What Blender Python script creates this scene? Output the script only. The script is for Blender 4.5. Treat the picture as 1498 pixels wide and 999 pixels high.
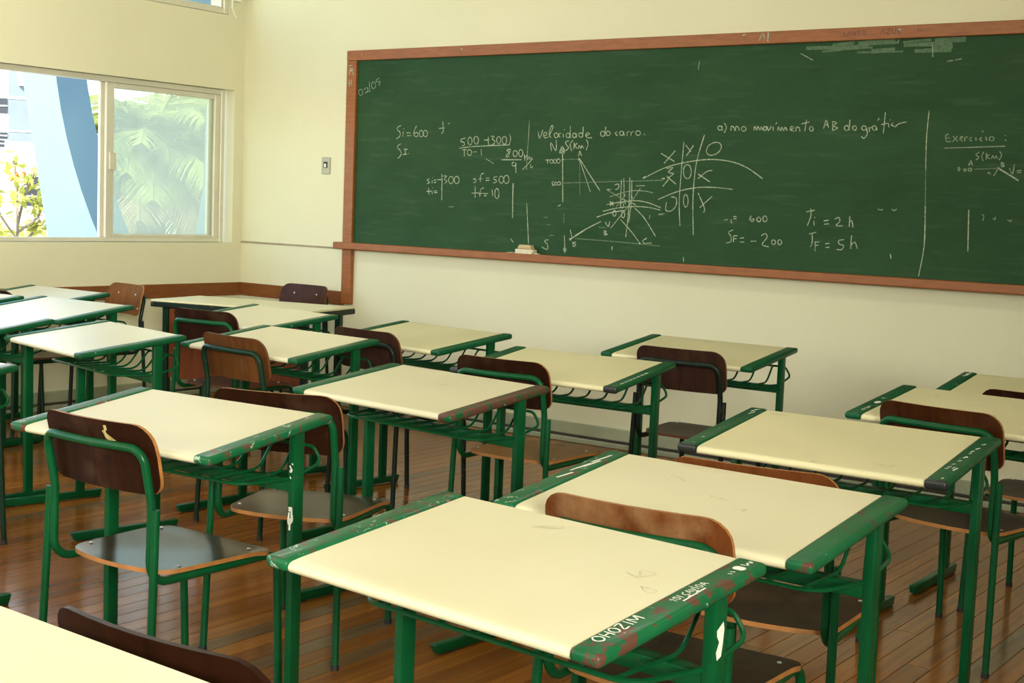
import bpy, bmesh, math, random
from mathutils import Vector, Matrix
R = math.radians
PI = math.pi
random.seed(7)
for o in list(bpy.data.objects):
    bpy.data.objects.remove(o, do_unlink=True)
SC = bpy.context.scene
COL = SC.collection

# ------------------------------------------------------------------ camera
cam_d = bpy.data.cameras.new('camera')
cam = bpy.data.objects.new('camera', cam_d)
COL.objects.link(cam)
yaw, pitch, roll = R(35.88), R(-5.6), R(-2.255)
fw = Vector((-math.sin(yaw) * math.cos(pitch), math.cos(yaw) * math.cos(pitch), math.sin(pitch)))
rt = Vector((math.cos(yaw), math.sin(yaw), 0))
dn = fw.cross(rt)
rt2 = rt * math.cos(roll) + dn * math.sin(roll)
dn2 = -rt * math.sin(roll) + dn * math.cos(roll)
cam.matrix_world = Matrix(((rt2.x, -dn2.x, -fw.x, 0), (rt2.y, -dn2.y, -fw.y, 0), (rt2.z, -dn2.z, -fw.z, 1.36), (0, 0, 0, 1)))
cam_d.sensor_width = 36
cam_d.lens = 36 * 2013.5 / 1498
cam_d.clip_start = 0.05
cam_d.clip_end = 300
SC.camera = cam

# ------------------------------------------------------------------ world, sun, lamps, exposure
w = bpy.data.worlds.new('world')
SC.world = w
w.use_nodes = True
nt = w.node_tree
sky = nt.nodes.new('ShaderNodeTexSky')
sky.sky_type = 'NISHITA'
sky.sun_disc = False
sky.sun_elevation = R(50)
sky.sun_rotation = R(175)
nt.links.new(sky.outputs[0], nt.nodes['Background'].inputs[0])
nt.nodes['Background'].inputs[1].default_value = 0.85

def lamp(name, kind, loc, energy, color=(1, 1, 1), rot=(0, 0, 0), **kw):
    d = bpy.data.lights.new(name, kind)
    d.energy = energy
    d.color = color
    for k, v in kw.items():
        setattr(d, k, v)
    o = bpy.data.objects.new(name, d)
    COL.objects.link(o)
    o.location = loc
    o.rotation_euler = rot
    return o

lamp('sun', 'SUN', (-20, -20, 30), 18.0, (1, .96, .88), (R(48), R(3), R(0)), angle=R(.6))
for ix, x in enumerate((-5.6, -2.6, .6)):
    for iy, y in enumerate((.4, 4.4)):
        lamp('ceiling_fill', 'AREA', (x, y, 3.32), (22, 12, 6)[ix], (1, .97, .86), shape='RECTANGLE', size=1.25, size_y=.3)  # added fill without fixtures, stronger at left to lift that wall
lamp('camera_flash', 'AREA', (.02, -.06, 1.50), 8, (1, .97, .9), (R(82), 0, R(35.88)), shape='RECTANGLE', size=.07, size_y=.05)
# added fill lamps behind and right of the camera; no windows modelled there
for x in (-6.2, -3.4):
    lamp('rear_fill', 'AREA', (x, -3.1, 2.1), 82, (1, .98, .88), (R(90), 0, 0), shape='RECTANGLE', size=2.6, size_y=1.3)  # unseen fill added to brighten the board wall
lamp('side_fill', 'AREA', (2.65, -1.2, 2.2), 240, (1, .98, .88), (R(90), 0, R(58)), shape='RECTANGLE', size=2.4, size_y=1.2, spread=R(75))  # added narrow fill, aimed to brighten the left wall
vs = SC.view_settings
vs.view_transform = 'Standard'
vs.look = 'None'
vs.exposure = 0.0
vs.gamma = 1.0
vs.use_curve_mapping = False

# ------------------------------------------------------------------ material helpers
class N:
    def __init__(self, name, rough=.5, spec=.5, metallic=0, coat=0):
        self.m = bpy.data.materials.new(name)
        self.m.use_nodes = True
        self.t = self.m.node_tree
        self.b = self.t.nodes['Principled BSDF']
        self.b.inputs['Roughness'].default_value = rough
        self.b.inputs['Specular IOR Level'].default_value = spec
        self.b.inputs['Metallic'].default_value = metallic
        self.b.inputs['Coat Weight'].default_value = coat
    def n(self, kind, **kw):
        x = self.t.nodes.new(kind)
        for k, v in kw.items():
            setattr(x, k, v)
        return x
    def l(self, a, b):
        self.t.links.new(a, b)
    def coord(self, scale=(1, 1, 1), which='Object', rnd=0):
        tc = self.n('ShaderNodeTexCoord')
        mp = self.n('ShaderNodeMapping')
        mp.inputs['Scale'].default_value = scale
        self.l(tc.outputs[which], mp.inputs['Vector'])
        if rnd:
            oi = self.n('ShaderNodeObjectInfo')
            mu = self.n('ShaderNodeMath', operation='MULTIPLY')
            mu.inputs[1].default_value = rnd
            self.l(oi.outputs['Random'], mu.inputs[0])
            self.l(mu.outputs[0], mp.inputs['Location'])
        return mp.outputs[0]
    def noise(self, vec, scale=5, detail=4, rough=.6, dist=0):
        x = self.n('ShaderNodeTexNoise')
        x.inputs['Scale'].default_value = scale
        x.inputs['Detail'].default_value = detail
        x.inputs['Roughness'].default_value = rough
        x.inputs['Distortion'].default_value = dist
        self.l(vec, x.inputs['Vector'])
        return x.outputs['Fac']
    def ramp(self, fac, stops):
        x = self.n('ShaderNodeValToRGB')
        e = x.color_ramp.elements
        while len(e) < len(stops):
            e.new(.5)
        for i, (p, c) in enumerate(stops):
            e[i].position = p
            e[i].color = (c[0], c[1], c[2], 1) if not isinstance(c, (int, float)) else (c, c, c, 1)
        self.l(fac, x.inputs[0])
        return x.outputs[0]
    def mix(self, fac, a, b):
        x = self.n('ShaderNodeMix', data_type='RGBA')
        if isinstance(fac, (int, float)):
            x.inputs[0].default_value = fac
        else:
            self.l(fac, x.inputs[0])
        for i, c in ((6, a), (7, b)):
            if isinstance(c, tuple):
                x.inputs[i].default_value = (*c, 1)
            else:
                self.l(c, x.inputs[i])
        return x.outputs[2]
    def color(self, c):
        if isinstance(c, tuple):
            self.b.inputs['Base Color'].default_value = (*c, 1)
        else:
            self.l(c, self.b.inputs['Base Color'])
        return self
    def bump(self, fac, strength=.2, dist=.01):
        x = self.n('ShaderNodeBump')
        x.inputs['Strength'].default_value = strength
        x.inputs['Distance'].default_value = dist
        self.l(fac, x.inputs['Height'])
        self.l(x.outputs[0], self.b.inputs['Normal'])
        return self

def plain(name, col, rough=.5, var=.12, scale=8, **kw):
    k = N(name, rough, **kw)
    f = k.noise(k.coord(rnd=20), scale)
    d = tuple(c * (1 - var) for c in col)
    l = tuple(min(1, c * (1 + var)) for c in col)
    k.color(k.ramp(f, [(.3, d), (.7, l)]))
    return k.m

MAT = {}
# wall paint: cream emulsion with faint blotches
def wall_mat():
    k = N('wall_paint', .55, .35)
    f = k.noise(k.coord(), 1.3, 5, .6)
    g = k.noise(k.coord((1, 1, .5)), 7, 4)
    c = k.ramp(f, [(.3, (.62, .60, .395)), (.7, (.655, .635, .43))])
    k.color(k.mix(k.ramp(g, [(.62, 0.), (.8, .25)]), c, (.57, .545, .38)))
    k.bump(k.noise(k.coord(), 60, 2), .06, .004)
    return k.m
MAT['wall'] = wall_mat()
MAT['ceiling'] = plain('ceiling_paint', (.82, .79, .66), .8, .03, 2)
MAT['skirting'] = plain('skirting_paint', (.31, .34, .215), .45, .18, 3)
MAT['skirting_line'] = plain('skirting_bead', (.07, .06, .045), .5, .2, 9)
def wood_floor():
    k = N('floor_wood', .2, .22)
    v = k.coord((14, .9, 14), rnd=50)
    f = k.noise(v, 2.2, 6, .62, .4)
    oi = k.n('ShaderNodeObjectInfo')
    base = k.ramp(oi.outputs['Random'], [(0., (.19, .066, .008)), (.35, (.25, .089, .011)), (.78, (.32, .118, .017)), (.86, (.17, .094, .032)), (1., (.145, .090, .040))])
    dark = k.mix(.50, base, (.06, .025, .008))
    c = k.mix(k.ramp(f, [(.35, 0.), (.65, 1.)]), dark, base)
    k.color(c)
    r = k.n('ShaderNodeMapRange')
    r.inputs[3].default_value = .11
    r.inputs[4].default_value = .22
    k.l(k.noise(k.coord((3, 1, 3), rnd=9), 3, 4), r.inputs[0])
    k.l(r.outputs[0], k.b.inputs['Roughness'])
    k.bump(f, .05, .003)
    return k.m
MAT['floor'] = wood_floor()
MAT['floor_gap'] = plain('floor_joint', (.045, .024, .010), .8, .2, 9)
def trim_wood(name, a, b, chips=True):
    k = N(name, .42, .4)
    v = k.coord((1.2, 1.2, 1.2), rnd=20)
    f = k.noise(k.coord((3, 3, 16)), 4, 5, .6, .5)
    c = k.ramp(f, [(.3, a), (.7, b)])
    if chips:
        g = k.noise(v, 21, 3, .55)
        c = k.mix(k.ramp(g, [(.73, 0.), (.76, .75)]), c, (.5, .36, .22))
    k.color(c)
    return k.m
MAT['frame_wood'] = trim_wood('frame_wood', (.21, .066, .014), (.30, .10, .022))
MAT['rail_wood'] = trim_wood('chair_rail_wood', (.14, .044, .009), (.20, .068, .014))
MAT['old_rail'] = plain('painted_strip', (.30, .24, .14), .6, .25, 12)
def board_mat():
    k = N('chalkboard_green', .62, .18)
    f = k.noise(k.coord((1, 1, 2.2)), 1.6, 6, .65, .6)
    g = k.noise(k.coord((.35, 1, 3)), 9, 5, .7)
    c = k.ramp(f, [(.3, (.0125, .048, .0145)), (.72, (.021, .066, .0225))])
    k.color(k.mix(k.ramp(g, [(.55, 0.), (.85, .22)]), c, (.15, .21, .13)))
    return k.m
MAT['board'] = board_mat()
def chalk_mat(name, fac, col=(.50, .56, .40)):
    k = N(name, .9, .1)
    f = k.noise(k.coord(), 90, 2, .7)
    k.color(k.mix(k.ramp(f, [(.32, fac * .35), (.6, fac)]), (.035, .095, .04), col))
    return k.m
MAT['chalk'] = chalk_mat('chalk_line', .80)
MAT['chalk_mid'] = chalk_mat('chalk_line_soft', .52)
MAT['chalk_faint'] = chalk_mat('chalk_line_faint', .27)
MAT['dust'] = plain('chalk_dust', (.62, .57, .40), .9, .1, 40)
MAT['alu'] = plain('aluminium_window', (.58, .56, .43), .42, .06, 4, metallic=.15)
MAT['plastic_grey'] = plain('switch_plate', (.36, .36, .26), .4, .05)
MAT['black'] = plain('black_plastic', (.012, .012, .012), .4, .2)
MAT['switch_in'] = plain('switch_rocker', (.72, .72, .6), .4, .05)
# laminate tops
def laminate(name, a, b, smudge=.25):
    k = N(name, .30, .5)
    f = k.noise(k.coord(rnd=30), 3.5, 4)
    c = k.ramp(f, [(.3, a), (.7, b)])
    s = k.noise(k.coord((1, 2.2, 1), rnd=60), 13, 8, .75, 1.5)
    c = k.mix(k.ramp(s, [(.66, 0.), (.74, smudge)]), c, (.34, .31, .20))
    k.color(c)
    r = k.n('ShaderNodeMapRange')
    r.inputs[3].default_value = .24
    r.inputs[4].default_value = .42
    k.l(f, r.inputs[0])
    k.l(r.outputs[0], k.b.inputs['Roughness'])
    return k.m
MAT['laminate'] = laminate('cream_laminate', (.61, .57, .36), (.65, .61, .40))
MAT['laminate_old'] = laminate('cream_laminate_scribbled', (.62, .575, .325), (.67, .62, .36), .5)
def green_paint(name, base, worn, white, rough=.30):
    k = N(name, rough, .18, coat=.04)
    v = k.coord(rnd=40)
    f = k.noise(v, 9, 3)
    c = k.ramp(f, [(.3, tuple(x * .82 for x in base)), (.7, tuple(x * 1.15 for x in base))])
    if worn > 0:
        g = k.noise(k.coord((1, 1, 1), rnd=70), 26, 5, .62, .3)
        t = .70 - worn
        c = k.mix(k.ramp(g, [(t, 0.), (t + .02, 1.)]), c, (.095, .042, .026))
    if white > 0:
        g = k.noise(k.coord((1, 1, 1), rnd=90), 38, 5, .65, .8)
        t = .74 - white
        c = k.mix(k.ramp(g, [(t, 0.), (t + .02, .8)]), c, (.42, .52, .38))
    k.color(c)
    return k.m
GR = (.0018, .064, .018)
MAT['green'] = green_paint('green_enamel', GR, .015, 0)
MAT['green_rail'] = green_paint('green_enamel_worn', (.007, .100, .034), .13, .115, .34)
MAT['green_rail_worn'] = green_paint('green_enamel_chipped_to_primer', (.007, .100, .034), .14, .07, .34)
MAT['green_rail_clean'] = green_paint('green_enamel_lightly_chipped', (.008, .100, .035), .10, .05, .34)
MAT['green_rail_far'] = green_paint('green_enamel_scuffed', (.005, .076, .026), .04, .07, .34)
MAT['green_brown'] = green_paint('green_enamel_rubbed_to_primer', (.005, .080, .026), .26, .06, .36)
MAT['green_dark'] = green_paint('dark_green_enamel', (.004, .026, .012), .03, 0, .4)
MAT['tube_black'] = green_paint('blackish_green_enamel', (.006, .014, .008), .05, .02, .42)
MAT['rail_tip'] = plain('black_rail_tip', (.012, .016, .014), .4, .3)
MAT['white_paint'] = plain('white_correction_paint', (.74, .74, .62), .6, .1, 60)
def ply(name, a, b, rough=.42, spec=.14, scuff=.22, scol=(.13, .08, .045)):
    k = N(name, rough, spec)
    v = k.coord((9, 1.4, 1.4), rnd=60)
    f = k.noise(v, 4, 6, .65, .7)
    c = k.ramp(f, [(.28, a), (.72, b)])
    g = k.noise(k.coord(rnd=33), 6, 5, .6)
    c = k.mix(k.ramp(g, [(.52, 0.), (.74, scuff)]), c, scol)
    k.color(c)
    k.bump(f, .05, .002)
    return k.m
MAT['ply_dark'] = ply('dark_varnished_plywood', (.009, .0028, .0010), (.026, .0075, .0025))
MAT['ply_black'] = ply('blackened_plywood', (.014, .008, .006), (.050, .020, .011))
MAT['ply_red'] = ply('reddish_plywood', (.024, .0065, .0014), (.062, .017, .0035))
MAT['ply_scuffed'] = ply('scuffed_reddish_plywood', (.075, .020, .005), (.15, .048, .012), .42, .14, .75, (.30, .17, .075))
MAT['ply_seat'] = ply('seat_plywood', (.020, .010, .005), (.046, .025, .012), .2, .6)
MAT['ply_seat_matt'] = ply('worn_seat_plywood', (.018, .009, .004), (.045, .024, .011), .45, .12, .3)
MAT['ply_seat_tan'] = ply('tan_seat_plywood', (.20, .092, .020), (.31, .150, .036), .45, .10)
MAT['ply_mid'] = ply('mid_brown_back_plywood', (.060, .021, .005), (.130, .048, .012))
MAT['ply_brown'] = ply('mid_brown_plywood', (.10, .036, .009), (.21, .082, .022))
MAT['ply_edge'] = plain('plywood_edge', (.36, .15, .035), .55, .2, 25)
MAT['ply_edge_dark'] = plain('plywood_edge_dark', (.13, .045, .014), .55, .25, 25)
MAT['rivet'] = plain('steel_rivet', (.62, .62, .58), .3, .05, metallic=.6)
MAT['panel'] = ply('desk_panel_veneer', (.12, .030, .010), (.20, .058, .018))
MAT['rubber'] = plain('black_rubber', (.012, .012, .010), .6, .2)

MAT['chalk_smudge'] = chalk_mat('chalk_smear_dust', .17)
MAT['letter_dark'] = plain('worn_dark_lettering', (.11, .035, .010), .5, .2, 30)
MAT['eraser_wood'] = plain('eraser_wood', (.50, .38, .20), .6, .15, 20)
MAT['pencil'] = plain('pencil_graphite', (.47, .43, .27), .5, .2, 40)
MAT['smudge'] = plain('pale_yellow_smudge', (.42, .33, .12), .5, .3, 60)
MAT['blue'] = plain('blue_masonry_paint', (.125, .215, .245), .7, .03, 2)
MAT['white_render'] = plain('white_render', (.82, .82, .80), .8, .04, 2)
MAT['grey_render'] = plain('grey_cladding', (.13, .16, .16), .7, .08, 3)
MAT['pale_line'] = plain('pale_metal_strip', (.55, .58, .55), .6, .05, 3)
MAT['dark_pane'] = plain('dark_window_pane', (.025, .026, .028), .3, .2, 3)
MAT['sign_ink'] = plain('purple_sign_ink', (.12, .03, .08), .6, .1, 3)
MAT['orange_render'] = plain('pale_orange_render', (.50, .30, .19), .8, .08, 2)
MAT['street'] = plain('street_paving', (.30, .29, .27), .9, .1, 1)
MAT['bark'] = plain('palm_bark', (.24, .19, .13), .9, .3, 6)
def leaf_mat(name, col):
    k = N(name, .5, .3)
    f = k.noise(k.coord(rnd=20), 2)
    c = k.ramp(f, [(.3, tuple(x * .75 for x in col)), (.7, tuple(x * 1.25 for x in col))])
    k.color(c)
    tl = k.n('ShaderNodeBsdfTranslucent')
    k.l(c, tl.inputs[0])
    mx = k.n('ShaderNodeMixShader')
    mx.inputs[0].default_value = .5
    k.l(k.b.outputs[0], mx.inputs[1])
    k.l(tl.outputs[0], mx.inputs[2])
    k.l(mx.outputs[0], k.t.nodes['Material Output'].inputs[0])
    return k.m
MAT['palm_leaf'] = leaf_mat('palm_leaflet', (.26, .31, .085))
MAT['palm_leaf_dry'] = leaf_mat('dry_palm_leaflet', (.34, .28, .14))
MAT['tree_leaf'] = leaf_mat('yellow_green_leaf', (.46, .48, .10))
MAT['flower'] = plain('orange_flower', (.85, .25, .03), .5, .1, 3)

# ------------------------------------------------------------------ object helpers
def link(name, me, parent=None, mats=()):
    o = bpy.data.objects.new(name, me)
    for m in mats:
        me.materials.append(m)
    COL.objects.link(o)
    if parent:
        o.parent = parent
    return o
def finish(bm, name, mat, parent=None, smooth=True, angle=40):
    bmesh.ops.recalc_face_normals(bm, faces=bm.faces)
    me = bpy.data.meshes.new(name)
    bm.to_mesh(me)
    bm.free()
    if smooth:
        me.shade_smooth()
        try:
            me.set_sharp_from_angle(angle=R(angle))
        except Exception:
            pass
    mats = mat if isinstance(mat, (list, tuple)) else [mat]
    return link(name, me, parent, [MAT[m] if isinstance(m, str) else m for m in mats])
def tag(o, label=None, cat=None, group=None, kind=None):
    if label: o['label'] = label
    if cat: o['category'] = cat
    if group: o['group'] = group
    if kind: o['kind'] = kind
    return o
def empty(name, loc, rz=0):
    o = bpy.data.objects.new(name, None)
    o.empty_display_size = .05
    COL.objects.link(o)
    o.location = loc
    o.rotation_euler = (0, 0, rz)
    return o
def box(bm, x0, x1, y0, y1, z0, z1, bev=0, seg=2, M=None, mi=0):
    r = bmesh.ops.create_cube(bm, size=1)
    vs_ = r['verts']
    for v in vs_:
        v.co = Vector((x0 + (v.co.x + .5) * (x1 - x0), y0 + (v.co.y + .5) * (y1 - y0), z0 + (v.co.z + .5) * (z1 - z0)))
    fs = list({f for v in vs_ for f in v.link_faces})
    if bev:
        es = list({e for v in vs_ for e in v.link_edges})
        q = bmesh.ops.bevel(bm, geom=es, offset=bev, segments=seg, profile=.5, affect='EDGES')
        fs = list(set(fs + q['faces']))
        fs = [f for f in fs if f.is_valid]
        vs_ = list({v for f in fs for v in f.verts})
    for f in fs:
        f.material_index = mi
    if M is not None:
        for v in vs_:
            v.co = M @ v.co
    return vs_
def fillet(pts, rad, seg=5):
    P = [Vector(p) for p in pts]
    out = [P[0]]
    for i in range(1, len(P) - 1):
        r = rad[i] if isinstance(rad, (list, tuple)) else rad
        a, b, c = P[i - 1], P[i], P[i + 1]
        u, v = (a - b), (c - b)
        lu, lv = u.length, v.length
        u, v = u / lu, v / lv
        ang = u.angle(v)
        if r <= 0 or ang > 3.1:
            out.append(b)
            continue
        d = min(r / math.tan(ang / 2), lu * .49, lv * .49)
        rr = d * math.tan(ang / 2)
        cen = b + (u + v).normalized() * (rr / math.sin(ang / 2))
        s, e = b + u * d - cen, b + v * d - cen
        for k in range(seg + 1):
            t = k / seg
            q = s.slerp(e, t) if s.angle(e) < 3.1 else s.lerp(e, t)
            out.append(cen + q.normalized() * rr)
    out.append(P[-1])
    return out
def tube(bm, pts, r, n=8, cap=True):
    P = [Vector(p) for p in pts]
    T = []
    for i in range(len(P)):
        a = P[max(0, i - 1)]
        b = P[min(len(P) - 1, i + 1)]
        T.append((b - a).normalized())
    up = Vector((0, 0, 1)) if abs(T[0].z) < .9 else Vector((1, 0, 0))
    nrm = (up - T[0] * up.dot(T[0])).normalized()
    rings = []
    for i, p in enumerate(P):
        nrm = (nrm - T[i] * nrm.dot(T[i])).normalized()
        bi = T[i].cross(nrm)
        rings.append([bm.verts.new(p + (nrm * math.cos(2 * PI * k / n) + bi * math.sin(2 * PI * k / n)) * r) for k in range(n)])
    for i in range(len(rings) - 1):
        for k in range(n):
            bm.faces.new((rings[i][k], rings[i][(k + 1) % n], rings[i + 1][(k + 1) % n], rings[i + 1][k]))
    if cap:
        bm.faces.new(rings[0])
        bm.faces.new(rings[-1])
def copy_tree(o, parent=None):
    c = o.copy()
    COL.objects.link(c)
    if parent: c.parent = parent
    for ch in [x for x in o.children]:
        copy_tree(ch, c)
    return c
def structure(name, bm, mat, parent=None, smooth=False):
    o = finish(bm, name, mat, parent, smooth)
    if parent is None:
        o['kind'] = 'structure'
    return o
# ================================================================== SETTING
XL, YF, XR, YB, ZC = -7.22, 6.70, 2.75, -3.2, 3.40
# floor: slab, then boards laid one by one
bm = bmesh.new()
box(bm, XL - .2, XR + .2, YB - .2, YF + .2, -.25, -.013)
floor = structure('floor', bm, 'floor_gap')
PITCH = .0785
bmb = bmesh.new()
box(bmb, .0008, PITCH - .0008, .001, .999, -.0128, 0, 0)
es = [e for e in bmb.edges if abs(e.verts[0].co.x - e.verts[1].co.x) < 1e-6 and e.verts[0].co.z > -.001 and e.verts[1].co.z > -.001]
bmesh.ops.bevel(bmb, geom=es, offset=.0012, segments=1, affect='EDGES')
board0 = finish(bmb, 'floor_board', 'floor', floor, False)
ncol = 88
first = True
for i in range(ncol):
    x = XL + i * PITCH
    ys = [.55, 2.2 + random.uniform(-.55, .55), 4.45 + random.uniform(-.75, .75), YF]
    if i % 9 == 4:
        ys.pop(1 + i % 2)
    for a, b in zip(ys[:-1], ys[1:]):
        if first:
            o = board0
            first = False
        else:
            o = board0.copy()
            COL.objects.link(o)
        o.location = (x, a, 0)
        o.scale = (1, b - a, 1)
bm = bmesh.new()
box(bm, XL, XL + ncol * PITCH, YB, .549, -.0128, 0)
box(bm, XL + ncol * PITCH + .001, XR, YB, YF, -.0128, 0)
o = finish(bm, 'floor_boards', 'floor', floor, False)
o['kind'] = 'stuff'

bm = bmesh.new()
box(bm, XL - .2, XR + .2, YB - .2, YF + .2, ZC, ZC + .2)
structure('ceiling', bm, 'ceiling')
bm = bmesh.new()
box(bm, XL - .18, XR + .2, YF, YF + .18, -.013, ZC)
structure('wall_front', bm, 'wall')
bm = bmesh.new()
box(bm, XR, XR + .18, YB, YF, -.013, ZC)
structure('wall_right', bm, 'wall')
bm = bmesh.new()
box(bm, XL - .18, XR + .2, YB - .18, YB, -.013, ZC)
structure('wall_back', bm, 'wall')
XO = XL - .18
bm = bmesh.new()
box(bm, XO, XL, YB, YF, -.013, 1.033)
box(bm, XO, XL, YB, YF, 2.080, 2.580)
box(bm, XO, XL, YB, YF, 3.16, ZC)
for z0_, z1_ in ((1.033, 2.080), (2.580, 3.16)):
    box(bm, XO, XL, 6.612 if z0_ < 2 else 6.545, YF, z0_, z1_)
    box(bm, XO, XL, 2.35, 2.85, z0_, z1_)
    box(bm, XO, XL, YB, -2.5, z0_, z1_)
structure('wall_left', bm, 'wall')

# skirting: main board, shoe strip, two dark beads
def skirting(name, a, b):
    bm = bmesh.new(); box(bm, *a(.018), .046, .116, .004)
    s = structure(name, bm, 'skirting')
    bm = bmesh.new(); box(bm, *a(.030), 0, .031, .006)
    finish(bm, 'shoe_strip', 'skirting', s, False)
    for zz in ((.0315, .0365), (.0415, .0455)):
        bm = bmesh.new(); box(bm, *a(.021), *zz)
        finish(bm, 'bead', 'skirting_line', s, False)
skirting('baseboard_front', lambda d: (XL + .02, XR, YF - d, YF), None)
skirting('baseboard_left', lambda d: (XL, XL + d, YB, YF - .02), None)

# brown chair rail round the corner, thin strip in line with the chalk ledge
bm = bmesh.new(); box(bm, XL + .021, -6.229, YF - .02, YF, .668, .758, .003)
structure('trim_1', bm, 'rail_wood')
bm = bmesh.new(); box(bm, XL, XL + .02, YB, YF - .001, .668, .758, .003)
structure('trim_2', bm, 'rail_wood')
bm = bmesh.new(); box(bm, XL + .002, -6.27, YF - .008, YF, 1.036, 1.047, .002)
structure('trim_3', bm, 'old_rail')

# ------------------------------------------------------------------ windows
def frame_ring(bm, x0, x1, y0, y1, z0_, z1_, wl, wr, wb, wt, bev=.003):
    box(bm, x0, x1, y0, y0 + wl, z0_, z1_, bev, 1)
    box(bm, x0, x1, y1 - wr, y1, z0_, z1_, bev, 1)
    box(bm, x0 + .001, x1 - .001, y0 + wl, y1 - wr, z0_, z0_ + wb, bev, 1)
    box(bm, x0 + .001, x1 - .001, y0 + wl, y1 - wr, z1_ - wt, z1_, bev, 1)
def glass_mat(name='hazy_glass', haze=.15):
    m = bpy.data.materials.new(name)
    m.use_nodes = True
    t = m.node_tree
    t.nodes.clear()
    out = t.nodes.new('ShaderNodeOutputMaterial')
    tr = t.nodes.new('ShaderNodeBsdfTransparent'); tr.inputs[0].default_value = (.93, .95, .90, 1)
    tl = t.nodes.new('ShaderNodeBsdfTranslucent'); tl.inputs[0].default_value = (.80, .83, .74, 1)
    gl = t.nodes.new('ShaderNodeBsdfGlossy'); gl.inputs['Roughness'].default_value = .05
    m1 = t.nodes.new('ShaderNodeMixShader'); m1.inputs[0].default_value = haze
    m2 = t.nodes.new('ShaderNodeMixShader'); m2.inputs[0].default_value = .04
    t.links.new(tr.outputs[0], m1.inputs[1]); t.links.new(tl.outputs[0], m1.inputs[2])
    t.links.new(m1.outputs[0], m2.inputs[1]); t.links.new(gl.outputs[0], m2.inputs[2])
    t.links.new(m2.outputs[0], out.inputs[0])
    return m
MAT['glass'] = glass_mat()
MAT['clear_glass'] = glass_mat('clear_glass', .02)
bm = bmesh.new()
frame_ring(bm, XL - .115, XL - .045, 2.852, 6.570, 1.036, 2.078, .03, .034, .026, .034)
win = structure('window_1', bm, 'alu')
# sliding sash pushed to the right, a second one stacked just behind it
for k, (x0, y0, y1) in enumerate(((-7.304, 5.592, 6.536), (-7.330, 5.566, 6.505))):
    bm = bmesh.new()
    frame_ring(bm, x0, x0 + .024, y0, y1, 1.062, 2.044, .062 if k == 0 else .05, .045, .022, .034)
    s = finish(bm, 'sash', 'alu', win, False)
    bm = bmesh.new()
    box(bm, x0 + .010, x0 + .014, y0 + .04, y1 - .03, 1.075, 2.02)
    finish(bm, 'glass_pane', 'glass', s, False)
    if k == 0:
        bm = bmesh.new()
        box(bm, x0 + .024, x0 + .036, y0 + .022, y0 + .072, 1.492, 1.602, .003)
        finish(bm, 'pull_handle', 'alu', s, False)
bm = bmesh.new()
frame_ring(bm, XL - .06, XL - .004, 2.852, 6.543, 2.583, 3.158, .03, .036, .036, .03)
win2 = structure('window_2', bm, 'alu')
bm = bmesh.new()
frame_ring(bm, XL - .05, XL - .02, 5.2, 6.505, 2.620, 3.13, .03, .012, .010, .03)
s = finish(bm, 'tilting_sash', 'alu', win2, False)
bm = bmesh.new(); box(bm, XL - .040, XL - .036, 5.23, 6.495, 2.63, 3.10); finish(bm, 'glass_pane', 'clear_glass', s, False)
bm = bmesh.new()
box(bm, XL + .002, XL + .03, 6.555, 6.635, 2.675, 2.73, .006)
finish(bm, 'latch_box', 'switch_in', win2, False)
bm = bmesh.new()
tube(bm, fillet([(XL + .016, 6.565, 2.68), (XL + .016, 6.56, 2.63), (XL + .016, 6.58, 2.585), (XL + .014, 6.60, 2.565)], .02), .006, 6)
finish(bm, 'latch_lever', 'switch_in', win2, False)
for nm, zz in (('window_3', (1.036, 2.078)), ('window_4', (2.583, 3.158))):
    bm = bmesh.new()
    frame_ring(bm, XL - .115, XL - .06, -2.498, 2.348, zz[0], zz[1], .03, .03, .026, .034)
    structure(nm, bm, 'alu')

# ------------------------------------------------------------------ chalkboard
cb = tag(empty('chalkboard', (-3.6, YF, 1.0)), 'long green chalkboard covered in chalk equations, with reddish-brown wooden frame and ledge', 'chalkboard')
def cpart(name, mat, bev, *b):
    bm = bmesh.new()
    box(bm, b[0] + 3.6, b[1] + 3.6, b[2] - YF, b[3] - YF, b[4] - 1, b[5] - 1, bev)
    return finish(bm, name, mat, cb, False)
cpart('board_panel', 'board', 0, -6.165, -.9, 6.686, 6.70, 1.06, 2.28)
cpart('frame_top', 'frame_wood', .004, -6.229, -.9, 6.664, 6.70, 2.256, 2.320)
post = cpart('frame_post', 'frame_wood', .004, -6.229, -6.148, 6.666, 6.70, .678, 2.2555)
cpart('chalk_ledge', 'frame_wood', .006, -6.268, -.9, 6.618, 6.685, 1.040, 1.085)
# chalk: every stroke a thin ribbon lying on the board (x,z in metres on the board)
def smooth(P, sub=4):
    if len(P) < 3: return P
    out = []
    for i in range(len(P) - 1):
        p0, p1, p2, p3 = P[max(0, i - 1)], P[i], P[i + 1], P[min(len(P) - 1, i + 2)]
        for k in range(sub):
            t = k / sub
            out.append(tuple(.5 * ((2 * p1[j]) + (-p0[j] + p2[j]) * t + (2 * p0[j] - 5 * p1[j] + 4 * p2[j] - p3[j]) * t * t + (-p0[j] + 3 * p1[j] - 3 * p2[j] + p3[j]) * t ** 3) for j in (0, 1)))
    out.append(P[-1])
    return out
def ribbon(bm, P, wd, f, mi=0):
    prev = None
    P = smooth(P)
    for i, p in enumerate(P):
        a, b = P[max(0, i - 1)], P[min(len(P) - 1, i + 1)]
        dx, dz = b[0] - a[0], b[1] - a[1]
        L = math.hypot(dx, dz) or 1
        ww = wd * .5 * random.uniform(.75, 1.2)
        q = [bm.verts.new(f(p[0] - dz / L * ww * s, p[1] + dx / L * ww * s)) for s in (-1, 1)]
        if prev:
            fc = bm.faces.new((prev[0], prev[1], q[1], q[0]))
            fc.material_index = mi
        prev = q
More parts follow.
